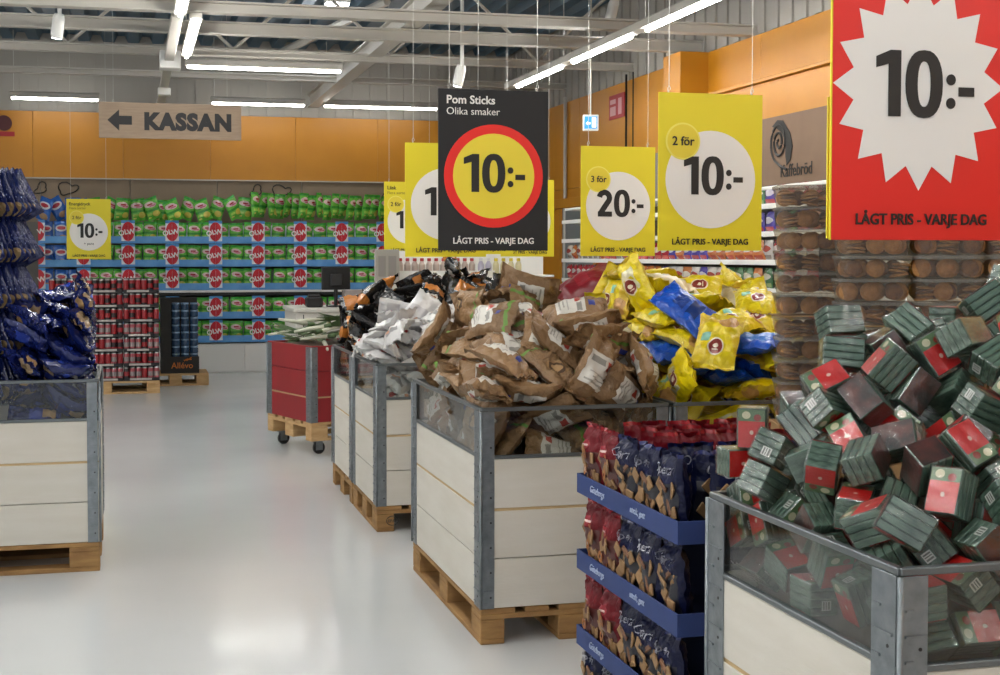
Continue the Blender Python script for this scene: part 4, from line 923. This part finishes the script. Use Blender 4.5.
for (x, y, w, zt, n, nm), z0 in zip(COLS, zs):
    mb = MB(); mb.cbox(-w / 2, w / 2, -TD / 2, TD / 2, 0.1445, z0 - 0.0005, 0.002); mb.build('carton', m_card, t, False, (x, y, 0), (0, 0, -0.3))
def rebase(t, loc):
    loc = Vector(loc)
    for ch in t.children: ch.location = ch.location - loc
    t.location = loc
rebase(t, (2.7, 4.3, 0.1445))
# ------------------------------------------------------------------ left tower of blue bags
TX, TY = -0.80, 6.98
t = thing('tiered_stand', 'round tiered stand carrying rings of dark blue bags', 'display stand', (TX, TY, 0))
mb = MB(); mb.tube([(0, 0, 0.15), (0, 0, 2.0)], 0.03, 10); mb.build('pole', m_black, t, True)
mb = MB(); mb.lathe([(0.3, 0.146), (0.3, 0.17), (0.04, 0.18)], 20); mb.build('base', m_black, t)
TZ = [1.965 - 0.228 * k for k in range(5)]
for z in TZ:
    mb = MB(); mb.lathe([(0.03, z - 0.235), (0.21, z - 0.235), (0.215, z - 0.228), (0.21, z - 0.222), (0.03, z - 0.222)], 36); mb.build('tier_disc', m_black, t)
towerm = print_mat('tower_bag_film', '0E1A4C', [('e', 1.5, 0.16, 0.42, 0.12, '9C8460'), ('e', 0.5, 0.16, 0.42, 0.12, '9C8460'), ('e', 0.5, 0.16, 0.2, 0.07, 'C0B49A'), ('r', 0.2, 0.8, 0.5, 0.62, '16246A')], 0.26, 0.2, (0.8, 24), speck=('98A4D4', 8, 0.16))
TB = []
for k in range(3):
    S = bag_surf(0.12, 0.245, 0.036, 700 + k, seal=0.06, wr=0.004, flare=0.05); TB.append(bag_mb(S, 7, 10).mesh('blue_bag', towerm, True))
r = random.Random(5)
for ti, z in enumerate(TZ):
    n = 22
    for i in range(n):
        a = math.radians(-20 + i * 7.2 + r.uniform(-1.5, 1.5))               # 0 = towards the viewer, + = to the right
        d = Vector((math.sin(a), -math.cos(a), 0)); rad = 0.25
        o = obj('blue_bag', TB[i % 3])
        lean = 0.5 + r.uniform(-.05, .05)
        M_ = Matrix.Translation((TX + d.x * rad, TY + d.y * rad, z - 0.108)) @ Matrix.Rotation(a, 4, 'Z') @ Matrix.Rotation(-lean, 4, 'X') @ Matrix.Rotation(PI / 2 + r.uniform(-.12, .12), 4, 'Z') @ Matrix.Rotation(PI / 2, 4, 'X')
        o.matrix_world = M_
        tag(o, 'dark blue bag, %s from left in the %s ring of the tiered stand' % (nth(i), ['top', 'second', 'third', 'fourth', 'bottom'][ti]), 'bag', 'blue bags on the tiered stand')

# ------------------------------------------------------------------ cans on a pallet
def can_mesh(name, cols):
    mb = MB(); mb.lathe([(0.022, 0), (0.0315, 0.008), (0.0315, 0.05), (0.0315, 0.1), (0.0315, 0.136), (0.026, 0.15), (0.025, 0.152)], 12, 0, None, [1, 0, 2, 0, 1, 1]); return mb.mesh(name, cols, True)
alu = mat('aluminium', 'B4B4B4', 0.3, metal=0.8)
cr, ck, cp, cs = mat('can_red', '8E1A22', 0.35, coat=0.15), mat('can_black', '1E1416', 0.3, coat=0.4), mat('can_film_haze', '9A4850', 0.35, coat=0.15), mat('can_film_haze_band', '8E8684', 0.35, metal=0.4)  # pale pink and silver carry the whitish shrink-film haze of the lower layers
CANS = [can_mesh('drink_can', [cr, alu, cr]), can_mesh('drink_can', [ck, alu, cr]), can_mesh('drink_can', [cr, alu, ck]), can_mesh('drink_can', [cp, alu, cs])]
m_tray = mat('black_tray_card', '181618', 0.6); m_lab = mat('tray_label', 'A8A29C', 0.6)
pallet('wooden pallet under the stack of red drink cans', -0.315, 15.4, 1.2, 0.8, 0, 0, m_pine2)
r = random.Random(11); LZ = 0.1655; LNAMES = ['bottom', 'second', 'third', 'fourth', 'fifth', 'sixth', 'top']
for L in range(7):
    z = 0.1446 + L * LZ
    for tr in range(3):
        x0 = -0.915 + tr * 0.4
        t = thing('can_tray', 'black cardboard can tray, %s from left in %s layer' % (nth(tr), LNAMES[L]), 'tray', (x0, 15.0, z), 0, 'black trays in the can stack')
        mb = MB(); mb.box(0.002, 0.398, 0.0, 0.8, 0, 0.004); mb.box(0.002, 0.398, 0.0, 0.003, 0.004, 0.036); mb.box(0.002, 0.005, 0.0, 0.8, 0.004, 0.036); mb.box(0.395, 0.398, 0.0, 0.8, 0.004, 0.036); mb.box(0.006, 0.394, 0.08, 0.8, 0.004, 0.15); mb.build('tray', m_tray, t)
        mb = MB(); a = r.uniform(0.04, 0.1); mb.box(a, a + 0.24, -0.0015, -0.0002, 0.008, 0.03); mb.build('tray_label', m_lab, t)
        for c in range(6):
            k = (0 if r.random() < 0.5 else r.choice((1, 2))) if L > 3 else (3 if r.random() < 0.55 else r.choice((0, 1, 2)))
            o = obj('drink_can', CANS[k], None, (x0 + 0.0345 + c * 0.0662, 15.04, z + 0.0045), (0, 0, r.uniform(0, 6)))
            tag(o, '%s can, %s from left in the %s layer of can stack' % ({0: 'red', 1: 'black and red', 2: 'red and black', 3: 'film hazed pink'}[k], nth(tr * 6 + c), LNAMES[L]), 'can', 'drink cans stacked on the pallet')
        if L == 6:
            pass
# ------------------------------------------------------------------ dark display of blue jars on a pallet
pallet('wooden pallet under the black display of blue jars', 0.485, 16.1, 0.78, 0.6, 0, 0, m_pine2)
t = thing('cardboard_display', 'tall black cardboard display with orange lettering, holding blue jars', 'display stand', (0.315, 15.85, 0.1446))
m_kcard = mat('black_cardboard', '17150F', 0.6); m_olet = mat('orange_ink', 'C06A1E', 0.5)
mb = MB(); mb.box(0, 0.45, 0, 0.45, 0, 0.006); mb.box(0, 0.45, 0.44, 0.45, 0.006, 0.9); mb.build('back_panel', m_kcard, t)
mb = MB(); mb.box(0, 0.12, 0.0, 0.44, 0.006, 0.9); mb.build('side_panel', m_kcard, t)
mb = MB(); mb.box(0.12, 0.45, 0, 0.008, 0.006, 0.2); mb.build('front_panel', m_kcard, t)
text('Allévo', 0.1, m_olet, t, (0.25, -0.003, 0.06), 0.012)
mb = MB(); mb.tube([(0.27, -0.003, 0.15), (0.31, -0.003, 0.17), (0.36, -0.003, 0.165)], 0.009, 5); mb.tube([(0.3, -0.003, 0.15), (0.36, -0.003, 0.19)], 0.006, 5); mb.build('emblem', m_olet, t)
jm = mat('blue_jar', '2E4660', 0.2, coat=0.5); jl = mat('blue_jar_lid', '7F9AB4', 0.25)
mb = MB(); mb.lathe([(0.04, 0), (0.05, 0.006), (0.05, 0.058), (0.044, 0.066), (0.044, 0.067)], 14); jar = mb.mesh('jar', jm, True)
mb = MB(); mb.lathe([(0.046, 0.067), (0.047, 0.069), (0.047, 0.084), (0.044, 0.086)], 14); jlid = mb.mesh('lid', jl, True)
mb = MB(); mb.box(0.125, 0.445, 0.01, 0.43, 0.007, 0.15); mb.build('inner_step', m_kcard, t)
for c in range(3):
    for k in range(8):
        o = obj('jar', jar, None, (0.315 + 0.178 + c * 0.108, 15.85 + 0.066, 0.1446 + 0.151 + k * 0.0868)); obj('lid', jlid, o)
        tag(o, 'blue jar, %s from the top in %s column of the black display' % (nth(7 - k), ['left', 'middle', 'right'][c]), 'jar', 'blue jars in the black display')

# ------------------------------------------------------------------ crisps along the back wall
SY = 17.42
t = thing('wall_shelf', 'white shelf unit along back wall carrying crisp trays', 'shelf', (0, SY, 0))
m_shelf_back = mat('shelf_back_grey', '6E6A64', 0.7)  # plain grey of the shelf back panels
mb = MB(); mb.cbox(-2.4, 4.3, 0.03, 0.5, 0.0, 0.385, 0.004); mb.build('plinth', m_white, t)
for k in range(7): mb = MB(); mb.cbox(-2.36 + k * 0.95, -2.36 + k * 0.95 + 0.94, 0.012, 0.029, 0.02, 0.37, 0.003); mb.build('plinth_panel', m_white, t)
mb = MB(); mb.cbox(-2.4, 4.3, 0.0, 0.5, 1.068, 1.098, 0.004); mb.build('shelf_board', m_white, t)
mb = MB(); mb.cbox(-2.4, 4.3, 0.02, 0.05, 1.03, 1.067, 0.003); mb.build('shelf_rail', m_black, t)
mb = MB(); mb.box(-2.4, 4.3, 0.5, 0.52, 0.0, 2.0); mb.build('back_panel', m_shelf_back, t)
m_lip = mat('blue_tray_card', '4A90D0', 0.55, vary=('66A2D8', 6)); m_lc = mat('logo_card_white', 'DDE6EE', 0.55); m_lr = mat('logo_red', 'C21A2C', 0.5); m_cb = mat('logo_blue_tab', '4F92CC', 0.55)
XC = [-1.182 + 0.5615 * k for k in range(9)]; ROWZ = [0.405, 0.72, 1.099, 1.41, 1.715]; RN = ['bottom', 'fourth', 'third', 'second', 'top']
mb = MB(); W = 0.5595
def tray_parts():
    mb = MB(); mb.box(0, W, 0, 0.4, 0, 0.004); mb.box(0, W, 0.396, 0.4, 0.004, 0.25); mb.box(0, 0.004, 0.0, 0.396, 0.004, 0.25); mb.box(W - 0.004, W, 0.0, 0.396, 0.004, 0.25); tr = mb.mesh('tray', m_lc)
    mb = MB(); mb.cbox(0, W, -0.004, 0, 0, 0.092, 0.001); lip = mb.mesh('front_lip', m_lip)
    mb = MB(); mb.cbox(0, 0.085, -0.006, -0.0041, 0.03, 0.3, 0.001); card = mb.mesh('corner_card', m_lc)
    mb = MB(); mb.ellipse(0.08, 0.125, -0.0085, -0.0062, 20, 0, Matrix.Translation((0, 0, 0.155)), -PI / 2, PI / 2); hr = mb.mesh('logo_half', m_lr)
    mb = MB(); mb.ellipse(0.08, 0.125, -0.0085, -0.0062, 20, 0, Matrix.Translation((0, 0, 0.155)), PI / 2, 1.5 * PI); hl = mb.mesh('logo_half', m_lr)
    return tr, lip, card, hr, hl
trm, lipm, cardm, hrm, hlm = tray_parts()
mb = MB(); mb.box(0, 0.085, -0.0075, -0.0061, 0.262, 0.3); tabm = mb.mesh('card_tab', m_cb)
tO = text_mesh('OL', 0.092, 0.03, 'RIGHT', 0.001).copy(); tO.materials.clear(); tO.materials.append(m_white)
tW = text_mesh('W', 0.092, 0.03, 'LEFT', 0.001).copy(); tW.materials.clear(); tW.materials.append(m_white)
green = print_mat('green_crisp_film', '6ABE48', [('r', 0.0, 1.0, 0.40, 0.50, '3E9A38'), ('e', 0.42, 0.72, 0.36, 0.12, 'E4C4C4'), ('e', 0.62, 0.66, 0.28, 0.09, 'DDB0B4'), ('r', 0.28, 0.66, 0.68, 0.75, 'B02A40'), ('r', 0.42, 0.8, 0.62, 0.66, 'C8506A'), ('r', 0.0, 1.0, 0.9, 1.0, '3FA846'), ('e', 0.7, 0.26, 0.24, 0.13, 'D4C85A'), ('r', 0.08, 0.42, 0.24, 0.34, 'A8D860'), ('r', 0.1, 0.3, 0.12, 0.18, 'E0D870')], 0.25, 0.3, (1.0, 16), hue=0.2)
bluec = print_mat('blue_crisp_film', '2A62B4', [('e', 0.5, 0.66, 0.42, 0.16, 'D0D4DC'), ('e', 0.5, 0.67, 0.3, 0.09, 'B83A48'), ('e', 0.6, 0.2, 0.3, 0.14, 'B4906A')], 0.25, 0.5, (0.6, 16), hue=0.15)
CB = {}
for c, m_ in ((0, green), (1, bluec)):
    for k in range(3): CB[c, k] = bag_mb(bag_surf(0.185, 0.27, 0.09, 800 + 10 * c + k, wr=0.009, flare=0.06, crease=0.01), 9, 12).mesh('crisp_bag', m_, True)
r = random.Random(21)
for c, x in enumerate(XC):
    blue = c == 0
    for ri, z in enumerate(ROWZ):
        t = thing('crisp_tray', 'blue lipped crisp tray, %s column from left, %s row' % (nth(c), RN[ri]), 'tray', (x, SY, z), 0, 'cardboard crisp trays')
        obj('tray', trm, t); obj('front_lip', lipm, t)
        obj('corner_card', cardm, t); obj('corner_card', cardm, t, (W - 0.085, 0, 0)); obj('card_tab', tabm, t); obj('card_tab', tabm, t, (W - 0.085, 0, 0))
        obj('logo_half', hrm, t); obj('logo_half', hlm, t, (W, 0, 0))
        obj('logo_lettering', tO, t, (W + 0.005, -0.0105, 0.125), (PI / 2, -0.25, 0)); obj('logo_lettering', tW, t, (0.0, -0.0105, 0.112), (PI / 2, -0.25, 0))
        for k in range(3):
            o = obj('crisp_bag', CB[1 if blue else 0, r.randrange(3)], None, (x + 0.095 + k * 0.185 + r.uniform(-.01, .01), SY + 0.075, z + 0.142 + r.uniform(-.004, .012)), (PI / 2 + 0.06, r.uniform(-.09, .09), r.uniform(-.18, .18)))
            tag(o, '%s crisp bag, %s from left in %s tray row' % ('blue' if blue else 'green', nth(c * 3 + k), RN[ri]), 'crisp bag', 'crisp bags in the tray rows')
# loose bags standing on the top trays
n = 0; x = -1.1
while x < 3.8:
    blue = x < -0.5; dense = x > 1.55
    o = obj('crisp_bag', CB[1 if blue else 0, r.randrange(3)], None, (x, SY + 0.10 + 0.06 * (n % 2), 2.15 + (0.05 if dense else 0) + r.uniform(-.01, .04)), (PI / 2 + r.uniform(-.1, .25), 0, r.uniform(-.5, .5) if not dense else r.uniform(0.6, 1.1)))
    o.scale = (1.1, 1.1, 1.1) if not dense else (1.05, 1.25, 1.05)
    if not dense: o.rotation_euler.rotate_axis('Z', r.uniform(-.6, .6))
    tag(o, 'loose %s crisp bag on top of the trays, %s from left' % ('blue' if blue else 'green', nth(n)), 'crisp bag', 'loose crisp bags on the top trays')
    n += 1; x += r.uniform(0.13, 0.21) if not dense else 0.108
# line drawings of berries on the taupe boards above the crisps
for k, x in enumerate((-0.98, 1.85, 3.7)):
    t = thing('wall_drawing', 'black outline drawing of two fruits on taupe wall, %s from left' % nth(k), 'wall drawing', (x, WY - 0.03, 2.44), 0, 'outline drawings on the taupe boards')
    for dx, sc, an in ((-0.2, 0.6, 2.2), (0.14, 0.85, 0.6)):
        pts = []
        for i in range(25):
            a = i / 24 * 2 * PI; rr = 0.13 * sc * (1 + 0.3 * math.cos(2 * a + an) + 0.25 * math.sin(3 * a + an)); pts.append((dx + rr * math.cos(a) * 0.9 + 0.05 * math.sin(a), 0, rr * math.sin(a) * 0.8))
        mb = MB(); mb.tube(pts, 0.008, 5); mb.build('outline', m_ink, t)
# ------------------------------------------------------------------ leeks in the red bin
def leek(seed):
    r = random.Random(seed); mb = MB(); L = r.uniform(0.5, 0.62)
    mb.tube([(0, -L / 2, 0), (0.003, -L / 4, 0.002), (0, 0, 0)], [0.010, 0.016, 0.017], 8, 0)
    mb.tube([(0, 0, 0), (0.004, 0.06, 0.002)], [0.017, 0.021], 8, 1)
    for k in range(3):
        a = (k - 1) * 0.22; c = r.uniform(-.03, .05); pts = [(math.sin(a) * s, 0.05 + s, c * s * s * 8 + k * 0.006 - 0.004) for s in (0, 0.08, 0.16, 0.26)]
        w = (0.015, 0.02, 0.017, 0.003)
        vs = [(p[0] - ww, p[1], p[2] + 0.004) for p, ww in zip(pts, w)] + [(p[0], p[1], p[2]) for p in pts] + [(p[0] + ww, p[1], p[2] + 0.004) for p, ww in zip(pts, w)]
        mb.add(vs, [(i, i + 4, i + 5, i + 1) for i in range(3)] + [(i + 4, i + 8, i + 9, i + 5) for i in range(3)], 1)
    return mb.mesh('leek', [mat('leek_white', 'C8C8B4', 0.5), mat('leek_green', '3C5232', 0.5, vary=('5E7448', 20))], True)
LK = [leek(k) for k in range(4)]; r = random.Random(77); R3 = Matrix.Rotation(RC, 3, 'Z')
n = 0
for L in range(4):
    for i in range(8):
        lx = 0.2 + (i % 4) * 0.26 + r.uniform(-.06, .06); ly = 0.26 + (i // 4) * 0.28 + r.uniform(-.06, .06)
        p = Vector((rcx, rcy, 0)) + R3 @ Vector((lx, ly, 0))
        z = 0.86 + L * 0.042 + (0.04 if 1 <= i % 4 <= 2 else 0) + r.uniform(0, .015)
        o = obj('leek', LK[(i + L) % 4], None, (p.x, p.y, z), (r.uniform(-.2, .25), r.uniform(-.8, .8), RC + r.choice((PI / 2, -PI / 2)) + r.uniform(-1.2, 1.2)))
        tag(o, 'leek in the red bin, %s from left in the %s layer' % (nth(i), ['bottom', 'second', 'third', 'top'][L]), 'leek', 'leeks heaped in the red bin')
mb = MB(); mb.box(0.025, 1.175, 0.025, 0.775, 0.56, 0.582); o = mb.build('leek_crate_insert', m_insert, None, False, (rcx, rcy, 0.254), (0, 0, RC)); tag(o, 'dark cardboard insert lying inside the red bin', 'cardboard')

# ------------------------------------------------------------------ checkout
m_cgrey = mat('counter_grey', 'C8C5BC', 0.5); m_cgrey2 = mat('rack_grey', 'A29E96', 0.55)  # counter grey, and a darker grey for the rack panel
t = thing('checkout_counter', 'pale grey checkout counter behind the red bin', 'counter', (1.53, 12.6, 0))
mb = MB(); mb.cbox(0, 0.88, 0, 0.9, 0, 1.0, 0.006); mb.build('cabinet', m_cgrey, t)
mb = MB(); mb.cbox(-0.02, 0.9, -0.02, 0.92, 1.001, 1.04, 0.006); mb.build('top', m_cgrey, t)
mb = MB(); mb.cbox(0.075, 0.085, -0.004, -0.0005, 0.05, 0.98, 0.001); mb.build('seam_strip', m_black, t)
mb = MB(); mb.cbox(0.3, 0.85, -0.25, -0.001, 0.60, 0.86, 0.006); mb.build('front_tray', m_cgrey, t)
t = thing('checkout_monitor', 'black checkout screen seen from behind, on the counter', 'monitor', (1.985, 12.95, 1.041), 0.05)
mb = MB(); mb.cbox(-0.145, 0.145, 0, 0.04, 0.17, 0.40, 0.006); mb.build('screen', m_black, t)
mb = MB(); mb.cbox(-0.06, 0.06, -0.03, -0.001, 0.21, 0.33, 0.006); mb.build('rear_housing', mat('dark_grey_plastic', '2C2C2E', 0.5), t)
mb = MB(); mb.tube([(0, 0.02, 0.01), (0, 0.02, 0.18)], 0.02, 8); mb.cbox(-0.09, 0.09, -0.06, 0.09, 0, 0.012, 0.003); mb.build('foot', m_black, t)
t = thing('receipt_printer', 'small black printer on the checkout counter below the screen', 'printer', (1.67, 12.8, 1.041))
mb = MB(); mb.cbox(0, 0.16, 0, 0.16, 0, 0.1, 0.012); mb.build('body', m_black, t); mb = MB(); mb.cbox(0.02, 0.14, 0.02, 0.12, 0.1005, 0.125, 0.008); mb.build('paper_cover', MATS['dark_grey_plastic'], t)
t = thing('tall_rack', 'tall pale grey rack beside the checkout', 'rack', (2.18, 11.85, 0))
mb = MB(); mb.cbox(0, 0.23, 0, 0.04, 0, 1.61, 0.005); mb.build('panel', m_cgrey2, t); mb = MB(); mb.cbox(0.02, 0.21, -0.05, -0.001, 1.1, 1.3, 0.004); mb.build('leaflet_pocket', m_cgrey, t)
mb = MB(); mb.cbox(0.03, 0.1, -0.004, -0.0005, 1.36, 1.55, 0.001); mb.cbox(0.125, 0.2, -0.004, -0.0005, 1.36, 1.55, 0.001); mb.build('leaflet', mat('leaflet_grey', '8E8A86', 0.5), t)
t = thing('sweet_box', 'clear counter box filled with red packets', 'box', (2.02, 12.62, 1.041))
mb = MB(); mb.box(0, 0.34, 0, 0.004, 0, 0.17); mb.box(0, 0.004, 0.004, 0.2, 0, 0.17); mb.box(0.336, 0.34, 0.004, 0.2, 0, 0.17); mb.box(0.004, 0.336, 0.196, 0.2, 0, 0.17); mb.build('acrylic_box', glass_mat('counter_acrylic', 'CFC8C4', 0.6, 0.1), t)
for k in range(6): mb = MB(); mb.cbox(0.015 + k * 0.053, 0.06 + k * 0.053, 0.02, 0.17, 0.001, 0.13 + 0.01 * (k % 2), 0.006); mb.build('red_packet', mat('packet_red', 'A0303C', 0.4), t)

# ------------------------------------------------------------------ white shelf with bottles beyond the black bags
t = thing('bottle_shelf', 'white shelf unit of bottles beyond the black bags', 'shelf', (2.42, 12.0, 0))
mb = MB(); mb.cbox(0, 1.55, 0.35, 0.38, 0, 1.6, 0.004); mb.build('back_panel', m_white, t)
for z in (0.3, 0.7, 1.13, 1.345): mb = MB(); mb.cbox(0, 1.55, 0, 0.349, z, z + 0.022, 0.004); mb.build('shelf_board', m_white, t)
for x in (0.0, 1.53): mb = MB(); mb.cbox(x, x + 0.02, 0.001, 0.349, 0, 0.299, 0.003); mb.build('upright', m_white, t)
mb = MB(); mb.cbox(0.02, 0.95, -0.006, -0.001, 1.33, 1.41, 0.001); mb.build('price_rail', m_white, t)
mb = MB(); mb.cbox(0.12, 1.05, -0.006, -0.001, 1.17, 1.265, 0.001); pr_ = mb.build('price_rail', m_white, t)
m_print = mat('dark_print', '3A3A3C', 0.6)
for a in (0.26, 0.76):
    mb = MB(); rr = random.Random(int(a * 100))
    for k in range(7): mb.box(a + k * 0.03, a + k * 0.03 + rr.uniform(0.01, 0.02), -0.0075, -0.0062, 1.21, 1.21 + rr.uniform(0.014, 0.024))
    mb.build('printed_strip', m_print, t)
    mb = MB()
    for k in range(5): mb.box(a - 0.06 + k * 0.026, a - 0.06 + k * 0.026 + 0.016, -0.0075, -0.0062, 1.36, 1.384)
    mb.build('printed_strip', m_print, t)
def bottle(cap, body, key):
    mb = MB(); mb.lathe([(0.028, 0), (0.032, 0.006), (0.032, 0.1), (0.02, 0.125), (0.014, 0.135)], 10); b = mb.mesh('bottle', body, True)
    mb = MB(); mb.lathe([(0.019, 0.134), (0.019, 0.158), (0.016, 0.162)], 10); return b, mb.mesh('cap', cap, True)
BOT = {k: bottle(mat(k + '_cap', a, 0.4), mat(k + '_bottle', b, 0.3), k) for k, a, b in (('red', 'A83034', 'B9A89E'), ('purple', '5C58A0', 'B4B2B8'), ('yellow', 'D0BC30', 'CCC49C'), ('white', 'D8D8D8', 'B8B4C8'))}
def put_bottle(k, x, y, z, lab, grp):
    b, c = BOT[k]; o = obj('bottle', b, None, (x, y, z)); obj('cap', c, o); tag(o, lab, 'bottle', grp)
for i in range(11): put_bottle('red', 2.46 + i * 0.07, 12.06, 1.3675, 'red capped bottle on the upper bottle shelf, %s from left' % nth(i), 'red capped bottles')
for i in range(6): put_bottle('white' if i < 2 else 'yellow', 3.25 + i * 0.075, 12.06, 1.3675, '%s capped bottle on the upper bottle shelf, %s after the red caps' % ('white' if i < 2 else 'yellow', nth(i)), 'bottles right of the red caps')
for i in range(16): put_bottle('purple', 2.52 + i * 0.069, 12.06, 1.1525, 'purple capped bottle on the lower bottle shelf, %s from left' % nth(i), 'purple capped bottles')

# ------------------------------------------------------------------ shelving along the right wall
GX0, GX1, GY0, GY1 = 4.46, 4.95, 6.6, 13.2
t = thing('wall_shelf', 'long white shelving along the right wall below the Kaffebröd board', 'shelf', (0, 0, 0))
mb = MB(); mb.cbox(GX1, GX1 + 0.03, GY0, GY1, 0, 2.55, 0.004); mb.build('back_panel', m_shelf_back, t)
LV = [0.3, 0.6, 0.86, 1.09, 1.305, 1.51, 1.715, 1.915]
for z in LV:
    mb = MB(); mb.cbox(GX0, GX1 - 0.001, GY0, GY1, z - 0.02, z, 0.004); mb.build('shelf_board', m_white, t)
    mb = MB(); mb.cbox(GX0 - 0.012, GX0 - 0.001, GY0, GY1, z - 0.026, z + 0.012, 0.002); mb.build('price_rail', m_white, t)
for y in (6.62, 8.8, 11.0, 13.15): mb = MB(); mb.cbox(GX1 - 0.05, GX1 - 0.001, y, y + 0.04, 0.0, 0.279, 0.003); mb.build('upright', m_white, t)
mb = MB(); mb.cbox(GX0 + 0.05, GX1 - 0.001, GY0, GY1, 0, 0.12, 0.004); mb.build('plinth', m_white, t)
mb = MB(); mb.cbox(GX0 + 0.02, GX1 - 0.001, GY0, GY1, 2.03, 2.055, 0.004); mb.build('top_board', m_white, t)
rebase(t, (GX0, GY0, 0))
FILMS = [(n_, print_mat(n_ + '_sweet_film', a, [('e', 0.5, 0.6, 0.4, 0.16, b), ('r', 0.1, 0.9, 0.1, 0.3, c)], 0.25, 0.5, (0.5, 20), hue=0.15)) for n_, a, b, c in (('red', 'A81E30', 'D8C8C4', 'C85A50'), ('white', 'C4BEB8', 'A8483C', '8A8078'), ('purple', '4A3E9A', 'D0C8D8', 'B04A50'), ('orange', 'C0703A', 'D8CCB8', 'A84A34'), ('green', '3A6A40', 'D0CCB8', '8AA060'))]
SB = [(n_, bag_mb(bag_surf(0.15, 0.155, 0.06, 900 + i, wr=0.005), 6, 7).mesh('sweet_bag', m_, True)) for i, (n_, m_) in enumerate(FILMS)]
r = random.Random(99)
for li, (z, ya, yb) in enumerate(((1.09, 8.0, 13.1), (1.305, 8.0, 13.1), (1.51, 8.0, 13.1), (1.715, 7.9, 9.6), (1.915, 7.9, 9.6))):
    y = yb; i = 0
    while y > ya:
        k = [0, 1, 0, 4, 1, 3, 2, 0][int((y * 1.1 + li * 1.7)) % 8] if r.random() < 0.7 else r.randrange(5)
        o = obj('sweet_bag', SB[k][1], None, (GX0 + 0.055, y, z + 0.0795), (PI / 2 + 0.05, 0, -PI / 2 + r.uniform(-.1, .1)))
        tag(o, '%s sweet bag on the right wall shelves, %s shelf up, %s from far end' % (SB[k][0], ['lowest', 'second', 'third', 'fourth', 'fifth'][li], nth(i)), 'sweet bag', 'sweet bags on the right wall shelves')
        y -= 0.158; i += 1
